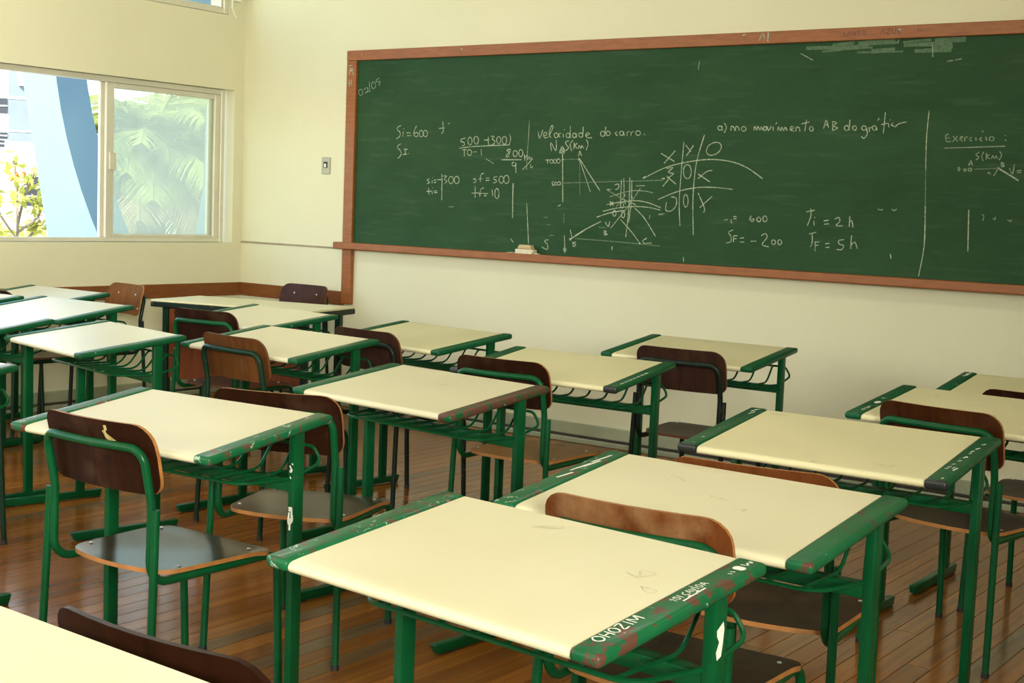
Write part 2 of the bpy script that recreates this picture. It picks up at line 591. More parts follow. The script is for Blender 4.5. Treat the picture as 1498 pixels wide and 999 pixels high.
CHALK = """date:0.8,-6.113,2.072,-6.104,2.063,-6.102,2.05,-6.107,2.039,-6.119,2.035,-6.13,2.04,-6.137,2.052,-6.135,2.064,-6.126,2.073,-6.113,2.072|0.8,-6.094,2.071,-6.065,2.084,-6.058,2.066,-6.081,2.049,-6.048,2.062|0.8,-6.048,2.123,-6.04,2.056|0.8,-6.004,2.118,-5.995,2.109,-5.992,2.094,-5.998,2.081,-6.009,2.077,-6.021,2.082,-6.027,2.095,-6.025,2.11,-6.016,2.119,-6.004,2.118|0.8,-5.961,2.142,-5.988,2.13,-5.978,2.117,-5.955,2.121,-5.963,2.095
left:1,-5.766,1.841,-5.791,1.833,-5.799,1.817,-5.777,1.801,-5.772,1.782,-5.788,1.765,-5.805,1.759|1,-5.747,1.804,-5.75,1.772|1,-5.747,1.822,-5.743,1.819|1,-5.721,1.795,-5.687,1.796|1,-5.716,1.777,-5.682,1.779|1,-5.639,1.839,-5.658,1.807,-5.657,1.782,-5.64,1.772,-5.624,1.782,-5.633,1.798,-5.653,1.793|1,-5.594,1.81,-5.585,1.801,-5.582,1.787,-5.588,1.776,-5.598,1.771,-5.609,1.776,-5.615,1.788,-5.614,1.802,-5.605,1.811,-5.594,1.81|1,-5.56,1.81,-5.551,1.801,-5.549,1.788,-5.554,1.776,-5.565,1.771,-5.576,1.776,-5.582,1.788,-5.58,1.802,-5.572,1.811,-5.56,1.81|1,-5.429,1.867,-5.425,1.826,-5.422,1.804|1,-5.46,1.823,-5.411,1.826|1,-5.422,1.804,-5.438,1.788|1,-5.387,1.85,-5.371,1.856|1,-5.761,1.727,-5.786,1.717,-5.79,1.701,-5.768,1.685,-5.758,1.666,-5.77,1.646,-5.787,1.636|1,-5.738,1.692,-5.708,1.693|1,-5.725,1.692,-5.726,1.663|1,-5.745,1.659,-5.711,1.663|1,-5.701,1.667,-5.696,1.665|1,-5.247,1.764,-5.278,1.757,-5.28,1.742,-5.258,1.739,-5.253,1.723,-5.273,1.715|1,-5.206,1.768,-5.197,1.758,-5.195,1.742,-5.2,1.728,-5.21,1.723,-5.22,1.729,-5.226,1.743,-5.224,1.759,-5.216,1.769,-5.206,1.768|1,-5.158,1.774,-5.148,1.763,-5.146,1.747,-5.151,1.733,-5.162,1.728,-5.174,1.734,-5.18,1.748,-5.179,1.764,-5.17,1.774,-5.158,1.774|1,-5.104,1.752,-5.062,1.755|1,-5.07,1.773,-5.073,1.752,-5.064,1.718|1,-5.051,1.774,-5.028,1.775,-5.042,1.758,-5.023,1.749,-5.026,1.731,-5.049,1.724|1,-4.987,1.772,-4.979,1.763,-4.977,1.748,-4.982,1.736,-4.991,1.731,-5.001,1.736,-5.007,1.749,-5.006,1.763,-4.998,1.773,-4.987,1.772|1,-4.945,1.774,-4.936,1.764,-4.933,1.748,-4.938,1.734,-4.949,1.729,-4.96,1.735,-4.966,1.749,-4.965,1.764,-4.956,1.774,-4.945,1.774|1,-4.913,1.789,-4.904,1.759,-4.914,1.722|1,-5.292,1.702,-5.169,1.714,-4.91,1.725|1,-5.268,1.692,-5.236,1.694|1,-5.252,1.692,-5.25,1.653|1,-5.205,1.693,-5.196,1.685,-5.194,1.674,-5.2,1.663,-5.211,1.66,-5.222,1.664,-5.228,1.674,-5.226,1.686,-5.217,1.693,-5.205,1.693|1,-5.18,1.68,-5.156,1.682|1,-5.123,1.699,-5.118,1.659|1,-4.905,1.701,-4.928,1.692,-4.908,1.677,-4.918,1.655,-4.934,1.658,-4.908,1.683,-4.901,1.698|1,-4.862,1.691,-4.853,1.683,-4.851,1.671,-4.856,1.66,-4.866,1.656,-4.876,1.66,-4.881,1.671,-4.88,1.683,-4.872,1.691,-4.862,1.691|1,-4.82,1.697,-4.812,1.688,-4.81,1.673,-4.815,1.661,-4.824,1.656,-4.834,1.661,-4.84,1.674,-4.838,1.688,-4.831,1.697,-4.82,1.697|1,-4.967,1.636,-4.819,1.638|1,-4.871,1.622,-4.885,1.618,-4.882,1.601,-4.859,1.604,-4.857,1.618|1,-4.86,1.619,-4.855,1.559|1,-4.798,1.669,-4.793,1.632|1,-4.794,1.65,-4.776,1.666,-4.778,1.639,-4.76,1.657,-4.758,1.639,-4.742,1.654|1,-4.737,1.645,-4.809,1.578|1,-4.751,1.615,-4.748,1.591,-4.735,1.6|0.8,-4.772,1.867,-4.774,1.753,-4.778,1.675,-4.779,1.578|0.8,-4.869,1.498,-4.87,1.412,-4.866,1.327|0.8,-5.357,1.342,-5.32,1.344|0.8,-5.084,1.641,-5.024,1.611|1,-5.52,1.512,-5.539,1.505,-5.528,1.496,-5.519,1.487,-5.54,1.48|1,-5.499,1.503,-5.498,1.485|1,-5.497,1.52,-5.493,1.518|1,-5.487,1.503,-5.466,1.505|1,-5.484,1.489,-5.464,1.491|1,-5.458,1.507,-5.417,1.509|1,-5.423,1.542,-5.418,1.486,-5.421,1.441|1,-5.41,1.53,-5.385,1.53,-5.401,1.511,-5.38,1.499,-5.4,1.485|1,-5.342,1.528,-5.331,1.518,-5.329,1.503,-5.335,1.49,-5.347,1.485,-5.36,1.49,-5.367,1.503,-5.365,1.518,-5.355,1.528,-5.342,1.528|1,-5.297,1.529,-5.287,1.519,-5.284,1.504,-5.291,1.491,-5.303,1.486,-5.315,1.491,-5.322,1.504,-5.32,1.519,-5.311,1.529,-5.297,1.529|1,-5.526,1.454,-5.52,1.413|1,-5.542,1.432,-5.5,1.436|1,-5.496,1.436,-5.494,1.417|1,-5.495,1.456,-5.49,1.454|1,-5.48,1.436,-5.455,1.438|1,-5.479,1.426,-5.453,1.428|1,-5.417,1.463,-5.416,1.381|1,-5.156,1.522,-5.176,1.516,-5.152,1.51,-5.159,1.497,-5.175,1.496|1,-5.095,1.554,-5.118,1.542,-5.12,1.498|1,-5.136,1.517,-5.101,1.52|1,-5.078,1.524,-5.051,1.526|1,-5.08,1.51,-5.05,1.512|1,-4.993,1.535,-5.016,1.531,-5.017,1.519,-4.998,1.513,-5.003,1.5,-5.022,1.497|1,-4.956,1.537,-4.947,1.528,-4.945,1.513,-4.95,1.501,-4.961,1.496,-4.972,1.501,-4.978,1.513,-4.977,1.528,-4.968,1.537,-4.956,1.537|1,-4.917,1.543,-4.907,1.532,-4.904,1.515,-4.91,1.501,-4.923,1.495,-4.936,1.501,-4.943,1.515,-4.941,1.532,-4.931,1.543,-4.917,1.543|1,-5.158,1.476,-5.155,1.404|1,-5.184,1.431,-5.129,1.435|1,-5.091,1.465,-5.114,1.455,-5.12,1.411|1,-5.132,1.43,-5.089,1.432|1,-5.089,1.43,-5.058,1.432|1,-5.089,1.417,-5.069,1.419|1,-5.028,1.457,-5.022,1.417|1,-4.986,1.462,-4.978,1.449,-4.975,1.428,-4.98,1.41,-4.99,1.403,-5,1.41,-5.006,1.428,-5.005,1.449,-4.997,1.462,-4.986,1.462
title:1,-4.706,1.804,-4.693,1.763,-4.673,1.814|1,-4.665,1.777,-4.643,1.786,-4.65,1.8,-4.666,1.791,-4.659,1.768,-4.637,1.77|1,-4.631,1.772,-4.601,1.827,-4.612,1.836,-4.627,1.795,-4.614,1.768|1,-4.572,1.794,-4.564,1.788,-4.562,1.779,-4.567,1.771,-4.576,1.768,-4.585,1.771,-4.59,1.78,-4.589,1.789,-4.581,1.795,-4.572,1.794|1,-4.544,1.795,-4.56,1.786,-4.548,1.77|1,-4.527,1.791,-4.526,1.77|1,-4.525,1.815,-4.519,1.812|1,-4.489,1.794,-4.482,1.788,-4.48,1.779,-4.485,1.771,-4.493,1.768,-4.502,1.772,-4.506,1.78,-4.505,1.789,-4.498,1.795,-4.489,1.794|1,-4.48,1.836,-4.478,1.768|1,-4.446,1.794,-4.438,1.788,-4.437,1.779,-4.441,1.772,-4.449,1.769,-4.458,1.772,-4.462,1.78,-4.461,1.788,-4.454,1.794,-4.446,1.794|1,-4.436,1.794,-4.433,1.768|1,-4.402,1.795,-4.395,1.79,-4.393,1.781,-4.398,1.774,-4.406,1.771,-4.414,1.774,-4.419,1.782,-4.418,1.79,-4.411,1.796,-4.402,1.795|1,-4.39,1.831,-4.392,1.77|1,-4.374,1.782,-4.347,1.788,-4.359,1.8,-4.371,1.782,-4.357,1.769,-4.327,1.769|1,-4.252,1.804,-4.244,1.798,-4.242,1.788,-4.247,1.78,-4.256,1.777,-4.266,1.78,-4.271,1.789,-4.27,1.798,-4.262,1.805,-4.252,1.804|1,-4.238,1.831,-4.242,1.778|1,-4.216,1.805,-4.208,1.8,-4.206,1.791,-4.211,1.784,-4.22,1.781,-4.228,1.784,-4.233,1.792,-4.232,1.8,-4.225,1.805,-4.216,1.805|1,-4.158,1.804,-4.173,1.794,-4.156,1.78|1,-4.127,1.805,-4.12,1.8,-4.119,1.791,-4.123,1.784,-4.131,1.782,-4.139,1.785,-4.143,1.792,-4.142,1.8,-4.136,1.805,-4.127,1.805|1,-4.118,1.804,-4.113,1.78|1,-4.095,1.803,-4.094,1.78|1,-4.095,1.796,-4.08,1.806|1,-4.069,1.803,-4.068,1.78|1,-4.069,1.796,-4.052,1.806|1,-4.018,1.807,-4.01,1.802,-4.008,1.793,-4.013,1.786,-4.022,1.783,-4.032,1.786,-4.038,1.794,-4.036,1.802,-4.028,1.807,-4.018,1.807|1,-3.984,1.79,-3.979,1.787
graph:1,-4.605,1.69,-4.613,1.741,-4.574,1.693,-4.575,1.754|1,-4.486,1.75,-4.508,1.746,-4.502,1.728,-4.486,1.71,-4.505,1.694|1,-4.459,1.755,-4.476,1.728,-4.463,1.692|1,-4.448,1.741,-4.449,1.705|1,-4.426,1.737,-4.443,1.723,-4.424,1.707|1,-4.416,1.705,-4.414,1.724,-4.399,1.707,-4.396,1.724,-4.381,1.708|1,-4.367,1.76,-4.353,1.733,-4.364,1.697|1,-4.549,1.682,-4.531,1.718,-4.51,1.682,-4.549,1.682|1,-4.54,1.685,-4.53,1.705,-4.518,1.687,-4.536,1.694|1,-4.526,1.677,-4.51,1.396|1,-4.489,1.204,-4.48,1.099|1,-4.478,1.131,-4.474,1.127,-4.472,1.121,-4.475,1.115,-4.481,1.113,-4.487,1.115,-4.49,1.12,-4.489,1.126,-4.485,1.131,-4.478,1.131|1,-4.647,1.638,-4.619,1.64|1,-4.63,1.642,-4.629,1.617|1,-4.598,1.641,-4.592,1.636,-4.591,1.629,-4.594,1.623,-4.602,1.62,-4.609,1.623,-4.613,1.629,-4.612,1.637,-4.606,1.641,-4.598,1.641|1,-4.574,1.642,-4.568,1.637,-4.566,1.629,-4.57,1.623,-4.577,1.62,-4.584,1.623,-4.588,1.63,-4.587,1.637,-4.581,1.642,-4.574,1.642|1,-4.548,1.645,-4.542,1.64,-4.541,1.631,-4.544,1.624,-4.551,1.621,-4.559,1.624,-4.563,1.631,-4.562,1.64,-4.556,1.646,-4.548,1.645|1,-4.521,1.646,-4.519,1.645,-4.518,1.642,-4.52,1.64,-4.522,1.639,-4.525,1.64,-4.527,1.642,-4.526,1.645,-4.524,1.646,-4.521,1.646|1,-4.416,1.66,-4.407,1.692,-4.392,1.663|1,-4.414,1.674,-4.395,1.674|1,-4.406,1.649,-4.403,1.647,-4.402,1.644,-4.404,1.641,-4.407,1.64,-4.411,1.641,-4.413,1.644,-4.412,1.647,-4.41,1.649,-4.406,1.649|1,-4.407,1.646,-4.406,1.645,-4.405,1.644,-4.406,1.643,-4.408,1.643,-4.409,1.643,-4.41,1.644,-4.41,1.645,-4.408,1.646,-4.407,1.646|1,-4.406,1.643,-4.322,1.46|1,-4.402,1.644,-4.258,1.47|1,-4.402,1.643,-4.258,1.468|1,-4.579,1.513,-4.59,1.511,-4.59,1.501,-4.578,1.494,-4.592,1.489|1,-4.561,1.511,-4.556,1.506,-4.555,1.5,-4.558,1.495,-4.564,1.493,-4.57,1.495,-4.573,1.5,-4.572,1.506,-4.567,1.511,-4.561,1.511|1,-4.538,1.513,-4.532,1.509,-4.531,1.503,-4.535,1.497,-4.542,1.495,-4.549,1.497,-4.553,1.503,-4.552,1.509,-4.546,1.513,-4.538,1.513|1,-4.544,1.372,-4.522,1.381|1,-4.451,1.183,-4.351,1.242,-4.241,1.294|1,-4.451,1.181,-4.35,1.239|1,-4.449,1.238,-4.436,1.197|1,-4.444,1.188,-4.441,1.186,-4.44,1.183,-4.442,1.18,-4.446,1.179,-4.449,1.18,-4.451,1.182,-4.451,1.185,-4.448,1.188,-4.444,1.188|1,-4.429,1.17,-4.422,1.143,-4.406,1.153,-4.423,1.162,-4.407,1.17|1,-4.601,1.173,-4.629,1.166,-4.605,1.144,-4.607,1.116,-4.644,1.128|1,-4.876,1.168,-4.854,1.146|1,-4.767,1.383,-4.742,1.142|1,-4.875,1.497,-4.868,1.291|0.6,-4.514,1.643,-4.415,1.646|0.6,-4.406,1.638,-4.394,1.44|0.6,-4.512,1.507,-4.153,1.523,-3.846,1.537|0.6,-4.641,1.304,-4.613,1.305|0.6,-4.614,1.261,-4.589,1.262|0.6,-4.597,1.199,-4.563,1.201|0.6,-4.413,1.189,-4.134,1.184,-3.846,1.173|0.6,-4.5,1.332,-4.496,1.277|0.6,-4.159,1.156,-4.161,1.134|0.6,-4.255,1.261,-4.202,1.26|1,-4.213,1.476,-4.182,1.478|1,-4.162,1.504,-4.136,1.509,-4.135,1.487,-4.155,1.477|1,-4.117,1.536,-4.117,1.398|1,-4.102,1.545,-4.094,1.435|1,-4.063,1.55,-4.06,1.382,-4.071,1.214|1,-4.049,1.533,-4.044,1.401,-4.05,1.365,-4.057,1.294|1,-4.209,1.391,-4.125,1.407,-4.022,1.419,-3.94,1.411,-3.853,1.385|1,-4.233,1.352,-4.144,1.373,-4.041,1.385,-3.939,1.385,-3.857,1.372|1,-4.274,1.317,-4.185,1.345,-4.081,1.364|1,-4.052,1.4,-4.175,1.258|1,-4.02,1.377,-3.956,1.324,-3.879,1.227|1,-4.11,1.31,-4.033,1.242,-3.978,1.183|1,-3.977,1.184,-3.975,1.183,-3.974,1.18,-3.976,1.178,-3.978,1.177,-3.981,1.178,-3.982,1.18,-3.982,1.182,-3.98,1.184,-3.977,1.184|1,-3.934,1.213,-3.959,1.197,-3.948,1.184,-3.902,1.188|1,-4.214,1.295,-4.191,1.267,-4.182,1.298|1,-4.217,1.243,-4.215,1.216|1,-4.217,1.243,-4.2,1.239,-4.213,1.23,-4.194,1.224,-4.212,1.218|1,-4.103,1.407,-4.097,1.4,-4.095,1.389,-4.099,1.379,-4.105,1.376,-4.112,1.379,-4.116,1.389,-4.115,1.4,-4.11,1.407,-4.103,1.407|1,-4.15,1.359,-4.145,1.352,-4.143,1.341,-4.146,1.332,-4.153,1.328,-4.16,1.332,-4.164,1.341,-4.163,1.352,-4.158,1.359,-4.15,1.359|1,-4.093,1.355,-4.087,1.348,-4.085,1.336,-4.088,1.325,-4.095,1.321,-4.102,1.325,-4.106,1.336,-4.105,1.348,-4.1,1.355,-4.093,1.355|1,-4.189,1.41,-4.161,1.388|1,-4.167,1.41,-4.185,1.386|1,-4.095,1.426,-4.083,1.399|1,-4.039,1.436,-4.053,1.409,-4.021,1.401|0.7,-4.19,1.436,-4.066,1.471,-3.974,1.475,-3.908,1.466|0.7,-3.99,1.49,-4.052,1.4|0.7,-4.213,1.476,-4.084,1.417|0.7,-4.022,1.502,-3.961,1.504|0.7,-3.921,1.343,-3.923,1.321|0.7,-3.866,1.349,-3.826,1.353|0.7,-4.127,1.434,-4.011,1.393|0.7,-4.086,1.452,-4.145,1.38
game:1,-3.729,1.749,-3.737,1.556,-3.739,1.41,-3.727,1.29|1,-3.604,1.788,-3.645,1.635,-3.655,1.447,-3.641,1.242|1,-3.977,1.543,-3.849,1.602,-3.732,1.633,-3.578,1.654,-3.445,1.646,-3.341,1.614,-3.246,1.557|1,-3.874,1.43,-3.762,1.474,-3.646,1.5,-3.531,1.505,-3.419,1.497|1,-3.869,1.684,-3.782,1.641|1,-3.78,1.7,-3.846,1.63|1,-3.718,1.732,-3.682,1.694|1,-3.668,1.73,-3.71,1.672|1,-3.549,1.744,-3.522,1.746,-3.503,1.735,-3.5,1.715,-3.514,1.694,-3.539,1.68,-3.566,1.677,-3.584,1.688,-3.587,1.708,-3.574,1.73,-3.549,1.744|1,-3.829,1.602,-3.79,1.607,-3.818,1.581,-3.783,1.573,-3.821,1.55|1,-3.856,1.545,-3.836,1.547|1,-3.848,1.502,-3.806,1.551|1,-3.827,1.559,-3.765,1.517|1,-3.691,1.623,-3.678,1.606,-3.674,1.58,-3.681,1.557,-3.696,1.548,-3.713,1.558,-3.722,1.581,-3.72,1.607,-3.708,1.623,-3.691,1.623|1,-3.631,1.575,-3.557,1.534|1,-3.546,1.595,-3.579,1.589,-3.63,1.55|1,-3.819,1.416,-3.821,1.373,-3.786,1.37,-3.758,1.401,-3.76,1.44,-3.79,1.447|1,-3.695,1.46,-3.687,1.445,-3.684,1.422,-3.688,1.402,-3.697,1.394,-3.707,1.402,-3.713,1.423,-3.712,1.446,-3.705,1.461,-3.695,1.46|1,-3.625,1.473,-3.582,1.393,-3.585,1.368|1,-3.538,1.457,-3.611,1.393|1,-4.158,1.156,-4.16,1.134|1,-3.696,1.122,-3.693,1.094|1,-3.835,1.351,-3.865,1.347|1,-3.977,1.547,-3.962,1.556
right:1,-3.51,1.833,-3.503,1.828,-3.501,1.82,-3.505,1.814,-3.513,1.811,-3.522,1.814,-3.526,1.821,-3.525,1.829,-3.518,1.833,-3.51,1.833|1,-3.503,1.834,-3.499,1.809|1,-3.489,1.849,-3.475,1.827,-3.486,1.796|1,-3.447,1.808,-3.446,1.831,-3.432,1.827,-3.425,1.808|1,-3.421,1.808,-3.418,1.829,-3.404,1.827,-3.398,1.809|1,-3.368,1.829,-3.361,1.824,-3.359,1.816,-3.363,1.809,-3.372,1.806,-3.38,1.809,-3.385,1.816,-3.384,1.824,-3.377,1.83,-3.368,1.829|1,-3.312,1.809,-3.309,1.831,-3.296,1.811,-3.29,1.831,-3.277,1.811,-3.272,1.828,-3.26,1.811|1,-3.246,1.829,-3.241,1.825,-3.24,1.818,-3.243,1.812,-3.249,1.809,-3.255,1.812,-3.258,1.818,-3.258,1.825,-3.253,1.829,-3.246,1.829|1,-3.238,1.831,-3.227,1.809,-3.214,1.831|1,-3.203,1.828,-3.201,1.808|1,-3.189,1.843,-3.182,1.85|1,-3.175,1.808,-3.172,1.828,-3.158,1.808,-3.153,1.826,-3.14,1.808,-3.134,1.826,-3.121,1.808|1,-3.106,1.814,-3.083,1.822,-3.098,1.83,-3.106,1.814,-3.082,1.805|1,-3.073,1.805,-3.07,1.826,-3.056,1.824,-3.05,1.805|1,-3.017,1.864,-3.023,1.805|1,-3.043,1.843,-2.999,1.853|1,-2.984,1.829,-2.979,1.823,-2.977,1.815,-2.98,1.809,-2.987,1.806,-2.993,1.809,-2.997,1.816,-2.996,1.824,-2.991,1.829,-2.984,1.829|1,-2.92,1.819,-2.909,1.861,-2.893,1.822|1,-2.919,1.836,-2.899,1.838|1,-2.873,1.855,-2.87,1.809|1,-2.873,1.855,-2.852,1.847,-2.869,1.832,-2.844,1.822,-2.87,1.809|1,-2.792,1.833,-2.786,1.828,-2.784,1.819,-2.788,1.812,-2.795,1.809,-2.803,1.812,-2.808,1.82,-2.807,1.828,-2.801,1.833,-2.792,1.833|1,-2.781,1.863,-2.782,1.809|1,-2.751,1.832,-2.745,1.827,-2.744,1.819,-2.747,1.813,-2.753,1.81,-2.76,1.813,-2.764,1.82,-2.763,1.828,-2.758,1.832,-2.751,1.832|1,-2.701,1.832,-2.694,1.827,-2.692,1.819,-2.696,1.813,-2.704,1.81,-2.712,1.813,-2.716,1.82,-2.715,1.827,-2.709,1.832,-2.701,1.832|1,-2.694,1.83,-2.685,1.793,-2.701,1.77,-2.715,1.78|1,-2.679,1.825,-2.673,1.803|1,-2.676,1.819,-2.664,1.827|1,-2.647,1.832,-2.642,1.827,-2.64,1.819,-2.643,1.812,-2.65,1.81,-2.657,1.813,-2.66,1.82,-2.66,1.827,-2.654,1.832,-2.647,1.832|1,-2.641,1.829,-2.635,1.811|1,-2.634,1.858,-2.628,1.87|1,-2.598,1.898,-2.599,1.85,-2.602,1.793|1,-2.616,1.838,-2.578,1.846|1,-2.578,1.842,-2.574,1.824|1,-2.572,1.863,-2.568,1.86|1,-2.553,1.849,-2.563,1.837,-2.547,1.829|1,-2.543,1.825,-2.527,1.841,-2.486,1.851|1,-3.457,1.332,-3.438,1.335|1,-3.419,1.338,-3.412,1.316|1,-3.405,1.352,-3.385,1.354|1,-3.404,1.34,-3.385,1.343|1,-3.299,1.36,-3.309,1.342,-3.292,1.33,-3.283,1.343,-3.302,1.344|1,-3.251,1.354,-3.245,1.348,-3.243,1.34,-3.247,1.333,-3.254,1.33,-3.261,1.333,-3.266,1.34,-3.265,1.348,-3.259,1.354,-3.251,1.354|1,-3.216,1.362,-3.21,1.355,-3.208,1.344,-3.212,1.335,-3.219,1.331,-3.226,1.335,-3.231,1.344,-3.23,1.355,-3.224,1.362,-3.216,1.362|1,-3.402,1.281,-3.429,1.267,-3.413,1.246,-3.411,1.219,-3.44,1.209|1,-3.397,1.251,-3.396,1.216|1,-3.398,1.249,-3.374,1.252|1,-3.397,1.233,-3.378,1.236|1,-3.359,1.239,-3.335,1.242|1,-3.356,1.218,-3.333,1.22|1,-3.295,1.225,-3.262,1.228|1,-3.235,1.258,-3.212,1.269,-3.201,1.251,-3.227,1.211,-3.189,1.201|1,-3.159,1.238,-3.152,1.233,-3.151,1.225,-3.154,1.218,-3.161,1.215,-3.169,1.217,-3.173,1.224,-3.172,1.233,-3.166,1.238,-3.159,1.238|1,-3.124,1.241,-3.118,1.235,-3.116,1.226,-3.12,1.219,-3.127,1.215,-3.134,1.218,-3.138,1.226,-3.137,1.235,-3.132,1.24,-3.124,1.241|1,-2.987,1.392,-2.942,1.402|1,-2.965,1.41,-2.961,1.372,-2.978,1.32|1,-2.943,1.347,-2.94,1.322|1,-2.942,1.366,-2.937,1.363|1,-2.889,1.349,-2.862,1.353|1,-2.886,1.332,-2.86,1.335|1,-2.829,1.36,-2.808,1.369,-2.802,1.348,-2.821,1.328,-2.783,1.328|1,-2.749,1.379,-2.75,1.325|1,-2.749,1.346,-2.737,1.355,-2.729,1.322|1,-2.966,1.278,-2.926,1.289|1,-2.948,1.279,-2.945,1.237,-2.953,1.211|1,-2.929,1.242,-2.926,1.191|1,-2.929,1.238,-2.905,1.24|1,-2.928,1.221,-2.91,1.223|1,-2.873,1.232,-2.85,1.235|1,-2.871,1.213,-2.849,1.216|1,-2.772,1.258,-2.801,1.252,-2.797,1.234,-2.774,1.228,-2.782,1.207,-2.808,1.206|1,-2.734,1.28,-2.734,1.213|1,-2.732,1.234,-2.714,1.248,-2.699,1.215|1,-2.604,1.419,-2.591,1.414,-2.579,1.418|1,-2.532,1.42,-2.519,1.414,-2.507,1.422|1,-2.525,1.199,-2.52,1.175
exercise:1,-2.377,1.906,-2.381,1.771,-2.374,1.617|1,-2.364,1.438,-2.356,1.248,-2.374,1.096|1,-2.359,1.365,-2.356,1.248|1,-2.15,1.43,-2.14,1.23|1,-2.02,1.63,-1.926,1.576|1,-2.02,1.628,-1.926,1.574|0.8,-2.289,1.724,-1.998,1.735|0.8,-2.272,1.791,-2.286,1.786,-2.282,1.757,-2.259,1.757|0.8,-2.283,1.771,-2.265,1.773|0.8,-2.251,1.781,-2.226,1.757|0.8,-2.229,1.783,-2.252,1.754|0.8,-2.217,1.767,-2.203,1.774,-2.21,1.781,-2.217,1.767,-2.202,1.757|0.8,-2.194,1.779,-2.192,1.758|0.8,-2.193,1.772,-2.179,1.779|0.8,-2.16,1.777,-2.171,1.767,-2.159,1.758|0.8,-2.141,1.777,-2.138,1.76|0.8,-2.113,1.81,-2.107,1.8|0.8,-2.113,1.777,-2.121,1.767,-2.109,1.758|0.8,-2.094,1.78,-2.088,1.761|0.8,-2.062,1.779,-2.056,1.775,-2.054,1.768,-2.058,1.763,-2.065,1.761,-2.072,1.763,-2.076,1.769,-2.075,1.775,-2.07,1.779,-2.062,1.779|0.8,-2.005,1.788,-2,1.784|0.8,-2.002,1.765,-1.997,1.761|0.8,-2.119,1.706,-2.135,1.694,-2.12,1.682,-2.133,1.668|0.8,-2.098,1.708,-2.106,1.687,-2.097,1.664|0.8,-2.084,1.702,-2.084,1.671|0.8,-2.069,1.695,-2.082,1.686,-2.066,1.674|0.8,-2.058,1.674,-2.055,1.69,-2.044,1.677,-2.039,1.69,-2.03,1.674|0.8,-2.024,1.711,-2.013,1.693,-2.023,1.669|0.8,-2.165,1.641,-2.157,1.666,-2.146,1.641|0.8,-2.162,1.649,-2.149,1.649|0.8,-2.21,1.631,-2.207,1.628,-2.207,1.623,-2.208,1.618,-2.211,1.617,-2.214,1.618,-2.216,1.623,-2.216,1.628,-2.213,1.631,-2.21,1.631|0.8,-2.181,1.625,-2.177,1.623,-2.177,1.619,-2.178,1.616,-2.182,1.614,-2.186,1.616,-2.188,1.619,-2.187,1.623,-2.185,1.625,-2.181,1.625|0.8,-2.156,1.629,-2.152,1.626,-2.151,1.621,-2.153,1.616,-2.158,1.615,-2.163,1.616,-2.166,1.621,-2.165,1.626,-2.162,1.629,-2.156,1.629|0.8,-2.011,1.66,-2.009,1.637|0.8,-2.011,1.66,-1.999,1.653,-2.008,1.648,-1.996,1.642,-2.009,1.637|0.8,-2.023,1.635,-2.021,1.634,-2.021,1.631,-2.022,1.629,-2.024,1.628,-2.027,1.629,-2.028,1.631,-2.028,1.634,-2.026,1.635,-2.023,1.635|0.8,-2.023,1.632,-2.043,1.594|0.8,-2.072,1.603,-2.068,1.612,-2.058,1.601|0.8,-1.972,1.633,-1.956,1.605,-1.95,1.652|0.8,-1.939,1.619,-1.916,1.624|0.8,-1.935,1.61,-1.915,1.615|0.8,-2.086,1.409,-2.076,1.404,-2.079,1.38|0.8,-2.034,1.396,-2.024,1.387,-2.02,1.402|0.8,-1.963,1.39,-1.949,1.381,-1.945,1.39|0.5,-2.374,1.617,-2.364,1.438|0.5,-2.14,1.625,-2.027,1.63
marks:0.9,-3.659,2.182,-3.663,2.137|0.9,-2.383,2.219,-2.377,2.164|0.9,-2.383,2.219,-2.378,2.164|0.9,-2.556,2.256,-2.554,2.241|0.9,-3.072,2.203,-3,2.166|0.9,-2.305,2.14,-2.277,2.144|0.9,-2.267,2.145,-2.234,2.151"""
for line in CHALK.strip().split('\n'):
    nm, data = line.split(':')
    bm = bmesh.new()
    k = 0
    for st in data.split('|'):
        v = [float(a) for a in st.split(',')]
        pts = list(zip(v[1::2], v[2::2]))
        if len(pts) == 1: continue
        k += 1
        yy = -.0150 - .00002 * (k % 40)
        ribbon(bm, pts, .0052 * (.7 + .3 * v[0]), lambda x, z: (x + 3.6, yy, z - 1), 0 if v[0] >= .95 else (1 if v[0] > .65 else 2))
    finish(bm, 'chalk_writing', ['chalk', 'chalk_mid', 'chalk_faint'], cb, False)['kind'] = 'stuff'
# smeared chalk under the top frame
bm = bmesh.new()
for k in range(16):
    x = random.uniform(-3.05, -2.35); z = 2.225 + random.uniform(-.03, .022)
    ribbon(bm, [(x, z), (x + random.uniform(.08, .25), z + random.uniform(-.004, .008))], random.uniform(.010, .026), lambda a, c: (a + 3.6, -.0146 - .00002 * (k % 20), c - 1), 0)
finish(bm, 'chalk_smear', ['chalk_smudge'], cb, False)['kind'] = 'stuff'
bm = bmesh.new()
k = 0
for P in ([(-6.21, 2.223), (-6.185, 2.227)], [(-6.205, 2.165), (-6.196, 2.21), (-6.188, 2.185), (-6.178, 2.21), (-6.17, 2.165)], [(-6.203, 2.135), (-6.203, 2.091)], [(-6.183, 2.135), (-6.184, 2.095)], [(-6.203, 2.112), (-6.184, 2.114)],
          [(-6.10, 2.297), (-6.10, 2.283)], [(-5.29, 2.302), (-5.275, 2.296)], [(-3.40, 2.305), (-3.38, 2.31)], [(-3.30, 2.275), (-3.28, 2.31), (-3.27, 2.28)], [(-3.25, 2.268), (-3.25, 2.315)], [(-2.55, 2.30), (-2.53, 2.30)]):
    k += 1
    ribbon(bm, P, .006, lambda a, c: (a + 3.6, -.0375 if a > -6.12 else -.0355, c - 1), 0)
finish(bm, 'paint_mark', ['chalk'], cb, False)['kind'] = 'stuff'

